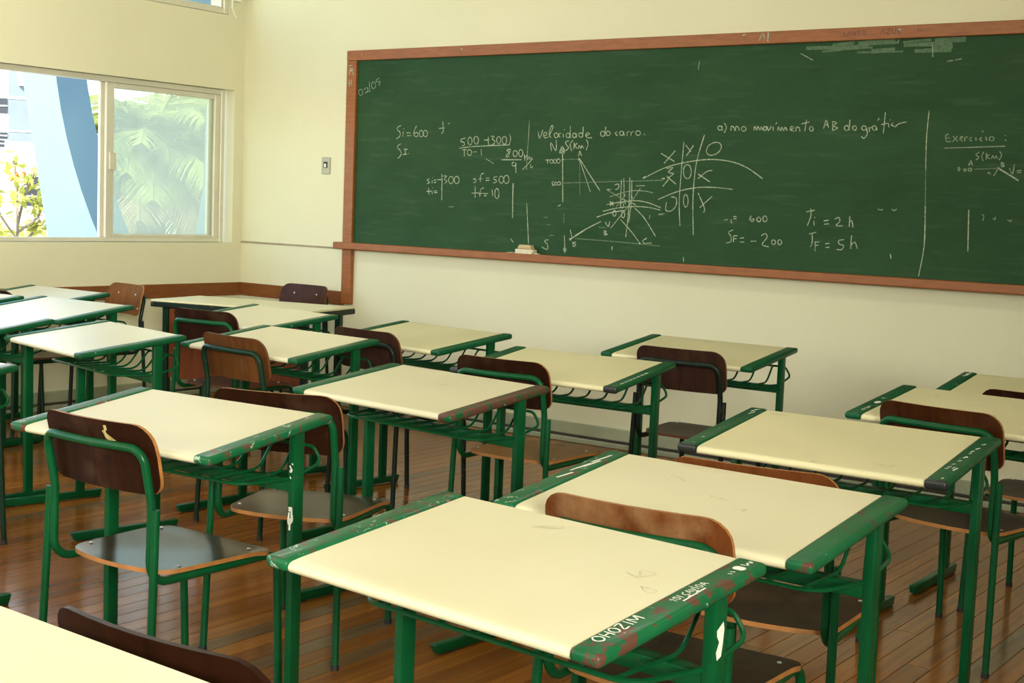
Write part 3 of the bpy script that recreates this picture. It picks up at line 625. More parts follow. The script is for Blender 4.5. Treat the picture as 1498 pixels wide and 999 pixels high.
bm = bmesh.new()
for P in ([(-2.83, 2.277), (-2.83, 2.300)], [(-2.815, 2.279), (-2.807, 2.300), (-2.800, 2.279)], [(-2.79, 2.278), (-2.79, 2.300), (-2.775, 2.279), (-2.775, 2.300)], [(-2.765, 2.300), (-2.745, 2.300)], [(-2.755, 2.300), (-2.755, 2.279)],
          [(-2.735, 2.279), (-2.727, 2.301), (-2.718, 2.279)], [(-2.64, 2.280), (-2.63, 2.302), (-2.62, 2.280)], [(-2.61, 2.302), (-2.59, 2.302), (-2.61, 2.281), (-2.59, 2.281)], [(-2.58, 2.303), (-2.58, 2.283), (-2.565, 2.283), (-2.565, 2.303)], [(-2.55, 2.303), (-2.55, 2.283), (-2.535, 2.283)], [(-2.45, 2.285), (-2.45, 2.304)], [(-2.435, 2.285), (-2.435, 2.304)]):
    ribbon(bm, P, .0045, lambda a, c: (a + 3.6, -.0366, c - 1), 0)
finish(bm, 'worn_lettering', 'letter_dark', cb, False)['kind'] = 'stuff'

# eraser and chalk dust on the ledge
er = tag(empty('board_eraser', (-4.735, 6.652, 1.085)), 'small block eraser lying in chalk dust on the chalkboard ledge', 'eraser')
bm = bmesh.new(); box(bm, -.065, .065, -.024, .022, .006, .026, .004); finish(bm, 'felt_pad', 'dust', er, False)
bm = bmesh.new(); vv = box(bm, -.052, .052, -.021, .019, .0262, .052, .006)
for v in vv:
    if v.co.z > .045: v.co.x *= .82
finish(bm, 'wooden_grip', 'eraser_wood', er, False)
bm = bmesh.new()
for i in range(26):
    a, b = random.gauss(0, .07), random.uniform(-.028, .024)
    h = .012 * math.exp(-(a / .08) ** 2) + .002
    r = bmesh.ops.create_icosphere(bm, subdivisions=1, radius=1)
    for v in r['verts']:
        v.co = Vector((-4.735 + a + v.co.x * .03, 6.652 + b * .8 + v.co.y * .008, 1.085 + max(0, v.co.z) * h + .0003))
o = finish(bm, 'chalk_dust', 'dust', None)
tag(o, 'white chalk dust heaped on the ledge around the eraser', 'chalk dust', kind='stuff')

# light switch
sw = tag(empty('light_switch', (-6.42, YF, 1.580)), 'grey light switch plate on the wall left of the chalkboard', 'switch')
bm = bmesh.new(); box(bm, -.038, .038, -.009, 0, -.056, .056, .004); finish(bm, 'cover_plate', 'plastic_grey', sw, False)
bm = bmesh.new(); box(bm, -.018, .018, -.0115, -.0092, -.015, .026, .001); finish(bm, 'recess', 'black', sw, False)
bm = bmesh.new(); box(bm, -.007, .009, -.017, -.0117, -.012, .013, .002); finish(bm, 'rocker', 'switch_in', sw, False)

# ================================================================== DESKS
DW, DL, DZ, DT = .628, .452, .7305, R(7.157)
ct, st_ = math.cos(DT), math.sin(DT)
def slope(x, b, n):
    return Vector((x, b * ct - n * st_, DZ + b * st_ + n * ct))
SM = Matrix(((1, 0, 0, 0), (0, ct, -st_, 0), (0, st_, ct, DZ), (0, 0, 0, 1)))
RX, RWD = .3425, .057        # rail centre and width
PB = .335                    # post position along the slope
def desk_meshes():
    d = {}
    # laminate top with a rounded near edge
    bm = bmesh.new()
    th, r = .023, .0105
    prof = []
    for k in range(9):
        a = PI / 2 + PI * k / 8
        prof.append((r + .003 + math.cos(a) * r * 1.15, -r - .001 + math.sin(a) * r))
    prof = [(DL, 0)] + [(.03, 0)] + prof + [(DL, -th + .001)]
    L = [bm.verts.new(slope(-DW / 2 + .0005, b, n)) for b, n in prof]
    Rr = [bm.verts.new(slope(DW / 2 - .0005, b, n)) for b, n in prof]
    n = len(prof)
    for i in range(n):
        bm.faces.new((L[i], L[(i + 1) % n], Rr[(i + 1) % n], Rr[i]))
    bm.faces.new(L); bm.faces.new(Rr)
    d['top'] = bm
    def rail(s):
        bm = bmesh.new()
        box(bm, s * RX - RWD / 2, s * RX + RWD / 2, -.004, DL + .004, -.0195, .004, .0095, 4, SM)
        return bm
    def tip(s):
        bm = bmesh.new()
        box(bm, s * RX - RWD / 2 - .001, s * RX + RWD / 2 + .001, -.0065, .012, -.021, .0052, .0095, 4, SM)
        return bm
    def post(s):
        bm = bmesh.new()
        y = PB * ct
        top = DZ + PB * st_ - .018
        box(bm, s * .350 - .0108, s * .350 + .0108, y - .019, y + .019, .036, top, .003, 2)
        for v in bm.verts:
            if v.co.z > top - .02: v.co.z += (v.co.y - y) * math.tan(DT)
        return bm
    def foot(s):
        bm = bmesh.new()
        y = PB * ct
        vv = box(bm, s * .350 - .0145, s * .350 + .0145, y - .355, y + .10, .0042, .0362, .004, 2)
        for v in vv:
            if v.co.z < .02:
                v.co.y += .012 if v.co.y < y - .3 else (-.008 if v.co.y > y + .08 else 0)
        return bm
    def pads(s, yy):
        bm = bmesh.new()
        if 1:
            box(bm, s * .350 - .010, s * .350 + .010, yy, yy + .03, 0, .0048)
        return bm
    d['rail'], d['tip'], d['post'], d['foot'], d['pads'] = rail, tip, post, foot, pads
    bm = bmesh.new()
    y = PB * ct
    box(bm, -.3395, .3395, y - .018, y + .018, .598, .628, .003)
    d['crossbar'] = bm
    # wire book basket: front loop, ribs that sweep up at the back, back loop
    bm = bmesh.new()
    rr, zb = .0048, .6330
    tube(bm, fillet([(-.342, y - .016, zb), (-.305, y - .16, zb), (.305, y - .16, zb), (.342, y - .016, zb)], .055, 6), rr, 6)
    for k in range(8):
        x = -.27 + .54 * k / 7
        tube(bm, fillet([(x, y - .162, zb), (x, y + .028, zb), (x, y + .078, zb + .066), (x, y + .092, zb + .070)], [0, .06, .04, 0], 5), .0041, 6)
    tube(bm, fillet([(-.345, y + .018, zb + .006), (-.350, y + .10, zb + .030), (-.325, y + .094, zb + .070), (.325, y + .094, zb + .070), (.350, y + .10, zb + .030), (.345, y + .018, zb + .006)], .022, 5), rr, 6)
    d['basket'] = bm
    return d
def make_desk(loc, rz, label, top='laminate', rail='green_rail_far', body='green', tips=False, rail_right=None):
    d = desk_meshes()
    t = tag(empty('student_desk', (loc[0], loc[1], 0), rz), label, 'desk', 'student desks')
    finish(d['top'], 'tabletop', top, t)
    rails = []
    for s in (-1, 1):
        rl = finish(d['rail'](s), 'side_rail', rail_right if (s > 0 and rail_right) else rail, t)
        rails.append(rl)
        if tips:
            finish(d['tip'](s), 'rail_tip', 'rail_tip', rl)
        p = finish(d['post'](s), 'post', body, t)
        f = finish(d['foot'](s), 'foot_bar', body, t)
        for yy in (PB * ct - .30, PB * ct + .06):
            finish(d['pads'](s, yy), 'foot_pad', 'rubber', f, False)
        rails.append(p)
    finish(d['crossbar'], 'crossbar', body, t)
    finish(d['basket'], 'wire_basket', body, t)
    return t, rails
def recolour(o, frm, to):
    for c in [o] + list(o.children):
        for s in (c.material_slots if c.type == 'MESH' else ()):
            if s.link == 'DATA' and c.data.users > 1:
                pass
# label, x, y, yaw(deg), options
DESKS = [
 ('A', -1.362, 1.647, -5.0, 'cream-topped desk in the foreground with white letters painted on its green right rail', dict(rail='green_rail', rail_right='green_rail_worn')),
 ('B', -1.352, 2.326, -1.2, 'cream-topped desk just beyond the lettered foreground desk, its green right rail chipped', dict(rail='green_rail', rail_right='green_rail_clean')),
 ('C', -1.438, 3.299, 0.8, 'cream-topped desk with black-tipped rails and white scratches, third in the right-hand column', dict(top='laminate_old', tips=True)),
 ('K', -1.362, 4.250, -3.1, 'scribbled cream desk with a white dot on its left rail, cut by the right edge', dict(top='laminate_old')),
 ('L', -1.326, 4.900, 0.0, 'farthest desk at the right edge, only its left rail and cream top showing', dict(top='laminate_old')),
 ('D', -2.881, 3.217, -5.9, 'cream-topped desk in the middle of the room, right rail rubbed to brown primer', dict(rail_right='green_brown')),
 ('E', -2.847, 2.191, 3.3, 'cream-topped desk at left with white paint blots on its right post', dict(rail='green_rail')),
 ('I', -2.910, 4.146, 1.9, 'cream-topped desk with a white-scuffed right rail, between the middle desk and the wall', dict(top='laminate_old', tips=True, rail='green_rail_far')),
 ('J', -2.881, 5.172, 0.4, 'cream-topped desk closest to the wall under the middle of the chalkboard', dict(top='laminate_old')),
 ('G', -4.172, 3.856, -3.9, 'cream-topped desk with a wooden chair at its near left, in front of the teacher table', dict()),
 ('H', -4.035, 4.593, -7.6, 'cream-topped desk near the wall, right of the teacher table, dark chair behind its left corner', dict(top='laminate_old')),
 ('S', -5.133, 4.629, -9.3, 'cream-topped desk pushed up against the front of the teacher table', dict()),
 ('F', -4.760, 3.346, -12.1, 'glossy cream desk at left catching window light, wire basket in full view', dict()),
 ('N', -5.950, 4.019, 1.6, 'glossy cream desk at far left, in front of the light brown chair by the wall', dict()),
 ('O', -5.515, 3.240, 0.0, 'glossy white-shining desk cut by the left edge, beside the desk with the visible basket', dict()),
 ('P', -6.710, 4.460, 0.0, 'cream desk farthest left, its far corner touching the brown wall rail', dict()),
 ('Q', -6.706, 3.905, 0.0, 'desk at the left edge of which only a bright far corner shows', dict()),
 ('R', -4.240, 2.190, 0.0, 'desk at the left edge halfway down, only a green rail corner showing', dict()),
 ('M', -1.400, 0.635, -1.7, 'cream desk in the bottom left corner, its blurred far edge crossing the frame', dict(rail='green_rail')),
]
desk = {}
for k, x, y, a, lb, kw in DESKS:
    desk[k] = make_desk((x, y), R(a), lb, **kw)
# painted letters and scratches lying on the rails (local rail coordinates x, b)
def marks(rail, strokes, wd, mat='white_paint', nrm=.0046, post=None):
    bm = bmesh.new()
    if post is None:
        f = lambda x, b: slope(x, b, nrm)
    else:
        f = post
    for s in strokes:
        ribbon(bm, s, wd, f, 0)
    finish(bm, 'paint_mark', mat, rail, False)['kind'] = 'stuff'
def letters(rail, x0, x1, b0, b1, word_strokes, wd, mat='white_paint'):
    # strokes in a unit box, u along the rail (reading direction), v across it towards +x being down
    marks(rail, [[(x1 + (x0 - x1) * v, b0 + (b1 - b0) * u) for u, v in s] for s in word_strokes], wd, mat)
Ar = desk['A'][1][2]
word = []
def glyph(u0, w_, strokes):
    for s in strokes: word.append([(u0 + a * w_, b) for a, b in s])
G_O = [[(.5, .05), (.1, .3), (.1, .7), (.5, .95), (.9, .7), (.9, .3), (.5, .05)]]
G_Z = [[(.05, .9), (.9, .9), (.1, .1), (.95, .1)]]
G_I = [[(.5, .05), (.5, .95)]]
G_H = [[(.1, .05), (.1, .95)], [(.9, .05), (.9, .95)], [(.1, .5), (.9, .5)]]
G_M = [[(.05, .05), (.1, .95), (.5, .3), (.9, .95), (.95, .05)]]
G_A = [[(.05, .05), (.5, .95), (.95, .05)], [(.25, .4), (.75, .4)]]
glyph(.0, .16, G_O); glyph(.19, .14, G_H); glyph(.36, .13, G_O); glyph(.52, .14, G_Z); glyph(.69, .09, G_I); glyph(.80, .2, G_M)
letters(Ar, .322, .345, .036, .146, word, .0030)
word = []
glyph(0, .08, [[(.5, .0), (.5, 1)], [(.0, .7), (1, .7)]]); glyph(.10, .08, G_O); glyph(.2, .06, G_I)
glyph(.32, .09, [[(.9, .9), (.2, .7), (.2, .2), (.9, .1)]]); glyph(.43, .09, G_A); glyph(.54, .08, [[(.0, .9), (.5, .1), (1, .9)]]); glyph(.64, .05, [[(.5, 1.4), (.5, .05)]]); glyph(.72, .09, G_O); glyph(.84, .1, G_A)
letters(Ar, .330, .345, .225, .325, word, .0020)
marks(Ar, [[(.352, .235), (.350, .30)], [(.352, .25), (.347, .262)], [(.353, .27), (.346, .285)]], .004)
marks(Ar, [[(.345, .373), (.352, .376)], [(.343, .383), (.351, .386)], [(.340, .420), (.352, .424), (.345, .432), (.352, .438), (.343, .441)]], .0025)
# white sticker near the far end of the same rail
bm = bmesh.new()
ring = []
for i in range(16):
    a = 2 * PI * i / 16
    cx = .0045 if math.cos(a) > 0 else -.0045
    ring.append(bm.verts.new(slope(.3475 + cx + math.cos(a) * .007, .404 + math.sin(a) * .0085, .0048)))
bm.faces.new(ring)
finish(bm, 'sticker', 'white_paint', Ar, False)
# peeled white patch on the post of the foreground desk, blots on the left desk's post
yp = PB * ct
def on_side(s): return lambda y, z: Vector((s * (.350 + .0113), y, z))
def on_front(s): return lambda x, z: Vector((s * .350 + x, yp - .0196, z))
bm = bmesh.new()
P = [(-.012, .700), (.006, .712), (.010, .700), (.007, .672), (.004, .655), (-.008, .650), (-.012, .664), (-.004, .680), (-.011, .690)]
bm.faces.new([bm.verts.new(on_side(1)(yp + a, b)) for a, b in P])
finish(bm, 'peeled_paint', 'white_paint', desk['A'][1][3], False)
Ep = desk['E'][1][3]
marks(Ep, [[(-.005, .668), (.000, .660), (-.004, .650)], [(.002, .675), (.006, .672)], [(-.006, .655), (.0, .652), (.004, .660)], [(-.003, .640), (-.001, .634)]], .004, post=on_front(1))
marks(Ep, [[(-.006, .556), (.006, .558)], [(-.006, .550), (.007, .552)], [(.004, .556), (.005, .520)], [(-.004, .545), (-.006, .515), (.006, .522), (.007, .540)], [(.000, .530), (-.002, .498)], [(-.007, .525), (-.001, .520)]], .0055, post=on_front(1))
Cr = desk['C'][1][2]
marks(Cr, [[(.330, .105), (.337, .118)], [(.331, .122), (.338, .132)], [(.352, .098), (.356, .125)], [(.345, .115), (.349, .128)], [(.333, .150), (.340, .158)], [(.337, .185), (.344, .195)], [(.340, .218), (.345, .236), (.347, .225)], [(.341, .262), (.346, .272)], [(.339, .280), (.345, .296)], [(.344, .312), (.350, .330)], [(.350, .02), (.352, .03)], [(.345, .36), (.352, .372)]], .0042)
marks(desk['C'][1][0], [[(-.338, .37), (-.33, .40)], [(-.345, .40), (-.335, .43)], [(-.34, .08), (-.335, .09)], [(-.342, .425), (-.33, .432)]], .004)
Kr = desk['K'][1][0]
marks(Kr, [[(-.336, .050), (-.328, .052), (-.328, .058), (-.336, .058)], [(-.336, .070), (-.326, .070)], [(-.336, .084), (-.327, .080), (-.327, .092), (-.336, .090)], [(-.336, .104), (-.328, .106)]], .0035)
bm = bmesh.new()
bm.faces.new([bm.verts.new(slope(-.331 + math.cos(2 * PI * i / 12) * .010, .165 + math.sin(2 * PI * i / 12) * .016, .0048)) for i in range(12)])
finish(bm, 'paint_blot', 'white_paint', Kr, False)
marks(desk['L'][1][0], [[(-.345, .37), (-.335, .40), (-.345, .41), (-.335, .43)], [(-.342, .39), (-.332, .42)], [(-.345, .415), (-.333, .437)]], .006)
marks(desk['I'][1][2], [[(.356, .05 + .03 * i), (.360, .068 + .03 * i)] for i in range(7)], .006)
marks(desk['B'][1][0], [[(-.345, .2), (-.335, .25)], [(-.35, .26), (-.34, .33)], [(-.345, .34), (-.335, .41)], [(-.34, .3), (-.333, .36)]], .006)
# faint pencil doodles on a few tops
def doodle(k, spots):
    bm = bmesh.new()
    for (x, b, r) in spots:
        P = [(x + random.uniform(-r, r), b + random.uniform(-r, r) * .5) for _ in range(7)]
        ribbon(bm, P, .0016, lambda a, c: slope(a, c, .0004), 0)
    finish(bm, 'pencil_doodle', 'pencil', desk[k][0].children[0], False)['kind'] = 'stuff'
doodle('A', [(-.05, .40, .03), (.22, .30, .035), (.27, .25, .02)])
doodle('B', [(.03, .26, .025), (.10, .22, .02), (-.12, .34, .03)])
doodle('C', [(.18, .08, .03), (-.26, .42, .03), (.02, .02, .012)])
doodle('K', [(.02, .20, .04), (-.2, .36, .03), (.08, .33, .03), (-.05, .30, .05)])
doodle('D', [(.05, .30, .02)])
doodle('J', [(-.05, .40, .02), (.12, .35, .02)])

# ================================================================== CHAIRS
def chair_parts(kind):
    d = {}
    yb = lambda z: -.203 - .036 * (z - .61) / .19 - .010 * max(0, (z - .72) / .08)      # rake of the back
    sag = lambda x: -.026 * (1 - (x / .205) ** 2)
    ux = .187
    bm = bmesh.new()
    off = -.0215
    zt = .742
    yu = lambda z: yb(z) + off + sag(ux)
    half = [(ux, .222, .012), (ux, .205, .403), (ux, -.233, .403), (ux, -.229, .60), (ux, yu(zt) - .002, zt)]
    bar = [(.10, yb(zt) + off + sag(.10), zt), (0, yb(zt) + off + sag(0), zt), (-.10, yb(zt) + off + sag(.10), zt)]
    pts = half + bar + [(-x, y, z) for x, y, z in reversed(half)]
    rad = [0, .045, .055, .2, .058, .2, .2, .2, .058, .2, .055, .045, 0]
    tube(bm, fillet(pts, rad, 6), .0112, 10)
    d['frame'] = bm
    def leg(s):
        bm = bmesh.new()
        tube(bm, [(s * .2045, -.231, .592), (s * .2075, -.238, .42), (s * .215, -.256, .012)], .0108, 10)
        return bm
    def cap(pts):
        bm = bmesh.new()
        for x, y in pts:
            tube(bm, [(x, y, 0), (x, y, .016)], .0125, 8)
        return bm
    d['leg'] = leg
    d['front_caps'] = lambda s: cap([(s * ux, .222)])
    d['leg_cap'] = lambda s: cap([(s * .215, -.256)])
    # backrest: curved plywood, rounded corners; slot 1 = edge
    bm = bmesh.new()
    hw, zb, zt2, r1, r2 = .205, .621, .800, .052, .040
    us = [-1, -.985, -.95, -.89, -.82, -.74, -.5, -.25, 0, .25, .5, .74, .82, .89, .95, .985, 1]
    F, B = [], []
    for u in us:
        x = u * hw
        def cut(r):
            e = max(0, abs(x) - (hw - r))
            return r - math.sqrt(max(0, r * r - e * e))
        lo, hi = zb + cut(r2), zt2 - cut(r1)
        cf, cb_ = [], []
        for j in range(7):
            z = lo + (hi - lo) * j / 6
            y = yb(z) + sag(x)
            cf.append(bm.verts.new((x, y + .005, z)))
            cb_.append(bm.verts.new((x, y - .005, z)))
        F.append(cf); B.append(cb_)
    nu = len(us)
    for i in range(nu - 1):
        for j in range(6):
            bm.faces.new((F[i][j], F[i + 1][j], F[i + 1][j + 1], F[i][j + 1]))
            bm.faces.new((B[i][j], B[i][j + 1], B[i + 1][j + 1], B[i + 1][j]))
        for j in (0, 6):
            bm.faces.new((F[i][j], F[i + 1][j], B[i + 1][j], B[i][j])).material_index = 1
    for i in (0, nu - 1):
        for j in range(6):
            bm.faces.new((F[i][j], F[i][j + 1], B[i][j + 1], B[i][j])).material_index = 1
    d['back'] = bm
    # seat
    bm = bmesh.new()
    T, U = [], []
    ss = [-1, -.98, -.93, -.86, -.76, -.5, -.25, 0, .25, .5, .76, .86, .93, .98, 1]
    for s in ss:
        e = max(0, abs(s) - .78) / .22
        k = 1 - math.sqrt(max(0, 1 - e * e))
        lo = -.212 + .034 * s * s + .045 * k
        hi = .172 - .028 * k
        ct_, cu = [], []
        for j in range(9):
            y = lo + (hi - lo) * j / 8
            x = s * (.188 + .022 * (y + .2) / .37)
            z = .427 - .007 * (1 - s * s) * (1 - abs((y + .02) / .2) ** 2) - (.006 if j == 8 else 0) - (.001 if j == 7 else 0)
            ct_.append(bm.verts.new((x, y, z)))
            cu.append(bm.verts.new((x, y, z - .0115)))
        T.append(ct_); U.append(cu)
    n = len(ss)
    for i in range(n - 1):
        for j in range(8):
            bm.faces.new((T[i][j], T[i + 1][j], T[i + 1][j + 1], T[i][j + 1]))
            bm.faces.new((U[i][j], U[i][j + 1], U[i + 1][j + 1], U[i + 1][j]))
        for j in (0, 8):
            bm.faces.new((T[i][j], T[i + 1][j], U[i + 1][j], U[i][j])).material_index = 1
    for i in (0, n - 1):
        for j in range(8):
            bm.faces.new((T[i][j], T[i][j + 1], U[i][j + 1], U[i][j])).material_index = 1
    d['seat'] = bm
    def dome(bm, p, nrm, r):
        q = Vector((0, 0, 1)).rotation_difference(Vector(nrm)).to_matrix().to_4x4()
        M = Matrix.Translation(p) @ q
        res = bmesh.ops.create_icosphere(bm, subdivisions=1, radius=1)
        for v in res['verts']:
            v.co = M @ Vector((v.co.x * r, v.co.y * r, max(0, v.co.z) * r * .55))
    d['dome'] = dome
    d['seat_rivets'] = [((sx * .172, yy, .4268), (0, 0, 1)) for sx in (-1, 1) for yy in (-.125, .115)]
    d['back_rivets'] = [((sx * (.10 if z > .7 else .178), yb(z) + sag(.10 if z > .7 else .178) + .005, z), (0, 1, .3)) for sx in (-1, 1) for z in (.742, .665)]
    return d
def make_chair(loc, rz, label, back='ply_dark', seat='ply_seat', tubes='green', edge='ply_edge', bedge=None):
    d = chair_parts(None)
    t = tag(empty('school_chair', (loc[0], loc[1], 0), rz), label, 'chair', 'school chairs')
    fr = finish(d['frame'], 'tube_frame', tubes, t)
    for s in (-1, 1):
        finish(d['front_caps'](s), 'leg_cap', 'rubber', fr)
        lg = finish(d['leg'](s), 'rear_leg', tubes, t)
        finish(d['leg_cap'](s), 'leg_cap', 'rubber', lg)
    bk = finish(d['back'], 'backrest', [back, bedge or edge], t)
    se = finish(d['seat'], 'seat', [seat, edge], t)
    for lst, par in ((d['seat_rivets'], se), (d['back_rivets'], bk)):
        for p, nn in lst:
            bm = bmesh.new()
            d['dome'](bm, Vector(p), nn, .0065)
            finish(bm, 'rivet', 'rivet', par)
    return t
CHAIRS = [
 (-2.822, 2.392, 1.0, 'brown plywood chair at lower left with green tube frame, a pale smudge on its backrest', dict(back='ply_dark', seat='ply_seat')),
 (-2.952, 3.041, 19.2, 'green-framed chair with dark brown backrest between the left desk and the middle desk, turned left', dict(back='ply_dark', seat='ply_seat')),
 (-3.011, 4.330, 2.7, 'green-framed chair with a tan seat just beyond the middle desk', dict(back='ply_dark', seat='ply_seat_tan')),
 (-1.355, 4.423, -8.8, 'green-framed chair with reddish backrest at right, beyond the black-tipped desk', dict(back='ply_red', seat='ply_seat_matt')),
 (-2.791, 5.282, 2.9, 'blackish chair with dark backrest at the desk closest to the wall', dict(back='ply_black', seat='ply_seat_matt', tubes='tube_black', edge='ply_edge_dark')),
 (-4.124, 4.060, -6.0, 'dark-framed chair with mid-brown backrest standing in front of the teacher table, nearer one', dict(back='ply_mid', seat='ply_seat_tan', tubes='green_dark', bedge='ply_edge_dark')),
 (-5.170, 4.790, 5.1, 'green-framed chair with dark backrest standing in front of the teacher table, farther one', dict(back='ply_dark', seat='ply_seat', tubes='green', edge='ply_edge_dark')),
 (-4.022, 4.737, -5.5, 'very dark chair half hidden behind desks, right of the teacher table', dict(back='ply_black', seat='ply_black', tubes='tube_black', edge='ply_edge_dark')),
 (-1.342, 2.507, 2.8, 'chair with a scuffed reddish-brown backrest between the two foreground desks', dict(back='ply_scuffed', seat='ply_seat_matt')),
 (-1.386, 3.070, 6.5, 'chair whose thin curved backrest edge shows beyond the second desk of the right column', dict(back='ply_scuffed', seat='ply_seat_matt')),
 (-1.256, 5.051, 0.0, 'chair at the far right edge with a tan-edged seat, behind the scribbled desk', dict(back='ply_dark', seat='ply_seat_matt')),
 (-1.380, 1.387, 1.3, 'chair in the bottom left corner, only its blurred dark backrest showing above the desk', dict(back='ply_dark', seat='ply_seat', bedge='ply_dark')),
 (-6.720, 4.655, 0.0, 'dark chair back peeping over the desks at the far left edge', dict(back='ply_dark', seat='ply_seat', tubes='green_dark', edge='ply_edge_dark')),
 (-4.860, 2.890, 80.0, 'chair cut off by the left edge, only one dark slanting leg visible', dict(back='ply_dark', seat='ply_seat', tubes='green_dark')),
 (-6.830, 5.140, 171.0, 'light brown wooden chair by the left wall, facing the camera with rivets showing', dict(back='ply_brown', seat='ply_brown', tubes='tube_black', edge='ply_edge')),
 (-6.350, 6.215, 180.0, 'dark chair with rivets in its backrest behind the teacher table, under the light switch', dict(back='ply_red', seat='ply_dark', tubes='tube_black', edge='ply_edge_dark')),
]
chairs = []
for x, y, a, lb, kw in CHAIRS:
    chairs.append(make_chair((x, y), R(a), lb, **kw))
# pale smudge on the back of the lower left chair
bk = [c for c in chairs[0].children if c.name.startswith('backrest')][0]
bm = bmesh.new()
yb_ = lambda x, z: -.203 - .036 * (z - .61) / .19 - .010 * max(0, (z - .72) / .08) - .026 * (1 - (x / .205) ** 2) - .0056
for P in ([(.055, .775), (.062, .760), (.078, .752), (.095, .742)], [(.058, .782), (.068, .782)]):
    ribbon(bm, P, .013, lambda a, c: Vector((a, yb_(a, c), c)), 0)
finish(bm, 'paint_smudge', 'smudge', bk, False)['kind'] = 'stuff'

# ================================================================== TEACHER TABLE
T = tag(empty('teacher_table', (-5.835, 5.515, 0), R(13.5)), 'long cream-topped teacher table with dark edge and brown front panel, in the corner', 'table')
TW, TD, TZ = 1.07, .47, .75
bm = bmesh.new(); box(bm, -TW / 2, TW / 2, -TD / 2, TD / 2, TZ - .012, TZ, .003); finish(bm, 'tabletop', 'laminate_old', T, False)
bm = bmesh.new(); box(bm, -TW / 2 - .002, TW / 2 + .002, -TD / 2 - .002, TD / 2 + .002, TZ - .042, TZ - .0125, .004); finish(bm, 'edge_frame', 'tube_black', T, False)
for sx in (-1, 1):
    for sy in (-1, 1):
        bm = bmesh.new()
        cx, cy = sx * (TW / 2 - .075), sy * (TD / 2 - .05)
        box(bm, cx - .018, cx + .018, cy - .018, cy + .018, 0, TZ - .0425, .003)
        finish(bm, 'leg', 'green_dark', T, False)
bm = bmesh.new(); box(bm, -TW / 2 + .094, TW / 2 - .094, -TD / 2 + .045, -TD / 2 + .058, .30, TZ - .043, .002); finish(bm, 'front_panel', 'panel', T, False)

# ================================================================== OUTSIDE
bm = bmesh.new(); box(bm, -80, -7.6, -30, 80, -3.9, -3.6); structure('ground', bm, 'street')
# blue painted concrete arch legs beside the facade
def loft(name, rows, mat, parent):
    bm = bmesh.new()
    prev = None
    for z, a, b, c in rows:       # a: near-left (x,y), b: near corner, c: far right
        d_ = (a[0], c[1])
        q = [bm.verts.new((p[0], p[1], z)) for p in (a, b, c, d_)]
        if prev:
            for i in range(4):
                bm.faces.new((prev[i], prev[(i + 1) % 4], q[(i + 1) % 4], q[i]))
        else:
            bm.faces.new(q)
        prev = q
    bm.faces.new(prev)
    return finish(bm, name, mat, parent, True, 30)
arch = tag(empty('blue_arch', (-9.8, 7.2, -3.6)), 'light blue painted concrete arch legs standing outside the window', 'arch')
def row(z, y, yr, xl): return (z + 3.6, (xl + 9.8, y - 7.2), (-9.6 + 9.8, y - 7.2), (.2, yr - 7.2))
def arch_row(z):
    zz = min(max(z, -.4), 2.9)
    q = lambda c: c[0] * zz * zz + c[1] * zz + c[2] + (2 * c[0] * zz + c[1]) * (z - zz) * (1 if z < zz else .2)
    a, b, c = q((-0.002, -0.1873, 7.3484)), q((0.1424, -0.7917, 7.9423)), q((0.1439, -0.8249, 8.3064))
    return (z + 3.6, (-10.1 + 9.8, a - 7.2), (.2, b - 7.2), (.2, c - 7.2))
rows = [arch_row(-3.6 + .215 * k) for k in range(41)]
loft('near_leg', rows, 'blue', arch)
rows = [row(*r) for r in ((-3.6, 8.1, 10.1, -10.1), (0, 8.68, 9.9, -10.1), (1.0, 8.80, 9.85, -10.1), (1.41, 8.87, 9.85, -10.1), (2.22, 8.90, 9.85, -10.1), (2.5, 8.88, 9.9, -10.1), (2.65, 8.72, 9.9, -10.1), (2.75, 8.45, 9.9, -10.1), (2.85, 8.1, 9.9, -10.1), (3.2, 7.8, 9.9, -10.1), (5.0, 8.4, 9.9, -10.1))]
loft('far_leg', rows, 'blue', arch)
# white block of flats
FU = Vector((.6, .8, 0)); FN = Vector((.8, -.6, 0))
bl = empty('white_building', (-24, 17, -3.6), math.atan2(.8, .6))
tag(bl, 'sunlit white building with grey panels and dark windows beyond the blue arch', 'building')
def fpart(name, u0, u1, z0_, z1_, d0, d1, mat):     # local x along facade, local -y towards the room
    bm = bmesh.new(); box(bm, u0, u1, -d1, -d0, z0_ + 3.6, z1_ + 3.6); return finish(bm, name, mat, bl, False)
fpart('wall', -6, 1.2, -3.6, 9, -6, 0, 'white_render')
gp = fpart('grey_panel', -.73, .25, 2.27, 6, .001, .05, 'grey_render')
fpart('panel_strip', -.73, .25, 3.09, 3.14, .0505, .06, 'pale_line')
fpart('panel_strip', -.73, .25, 2.45, 2.48, .0505, .06, 'pale_line')
fpart('white_box', -.54, -.42, 3.36, 4.0, .0505, .12, 'white_render')
for (u0, u1, a, b) in ((-2.2, -.745, 2.80, 3.10), (-2.2, -.745, 2.30, 2.43), (-2.2, -.80, 2.14, 2.27), (-.43, .5, .99, 1.58)):
    wn = fpart('window', u0, u1, a, b, .001, .03, 'dark_pane')
    for k in (1, 2):
        z = a + (b - a) * k / 3.0 if b - a > .4 else a + (b - a) * .5
        bm = bmesh.new(); box(bm, u0, u1, -.045, -.0305, z - .012 + 3.6, z + .012 + 3.6); finish(bm, 'glazing_bar', 'pale_line', wn, False)
        if b - a < .4: break
sg = fpart('sign_board', -.20, .12, .15, 1.02, .001, .03, 'white_render')
bm = bmesh.new()
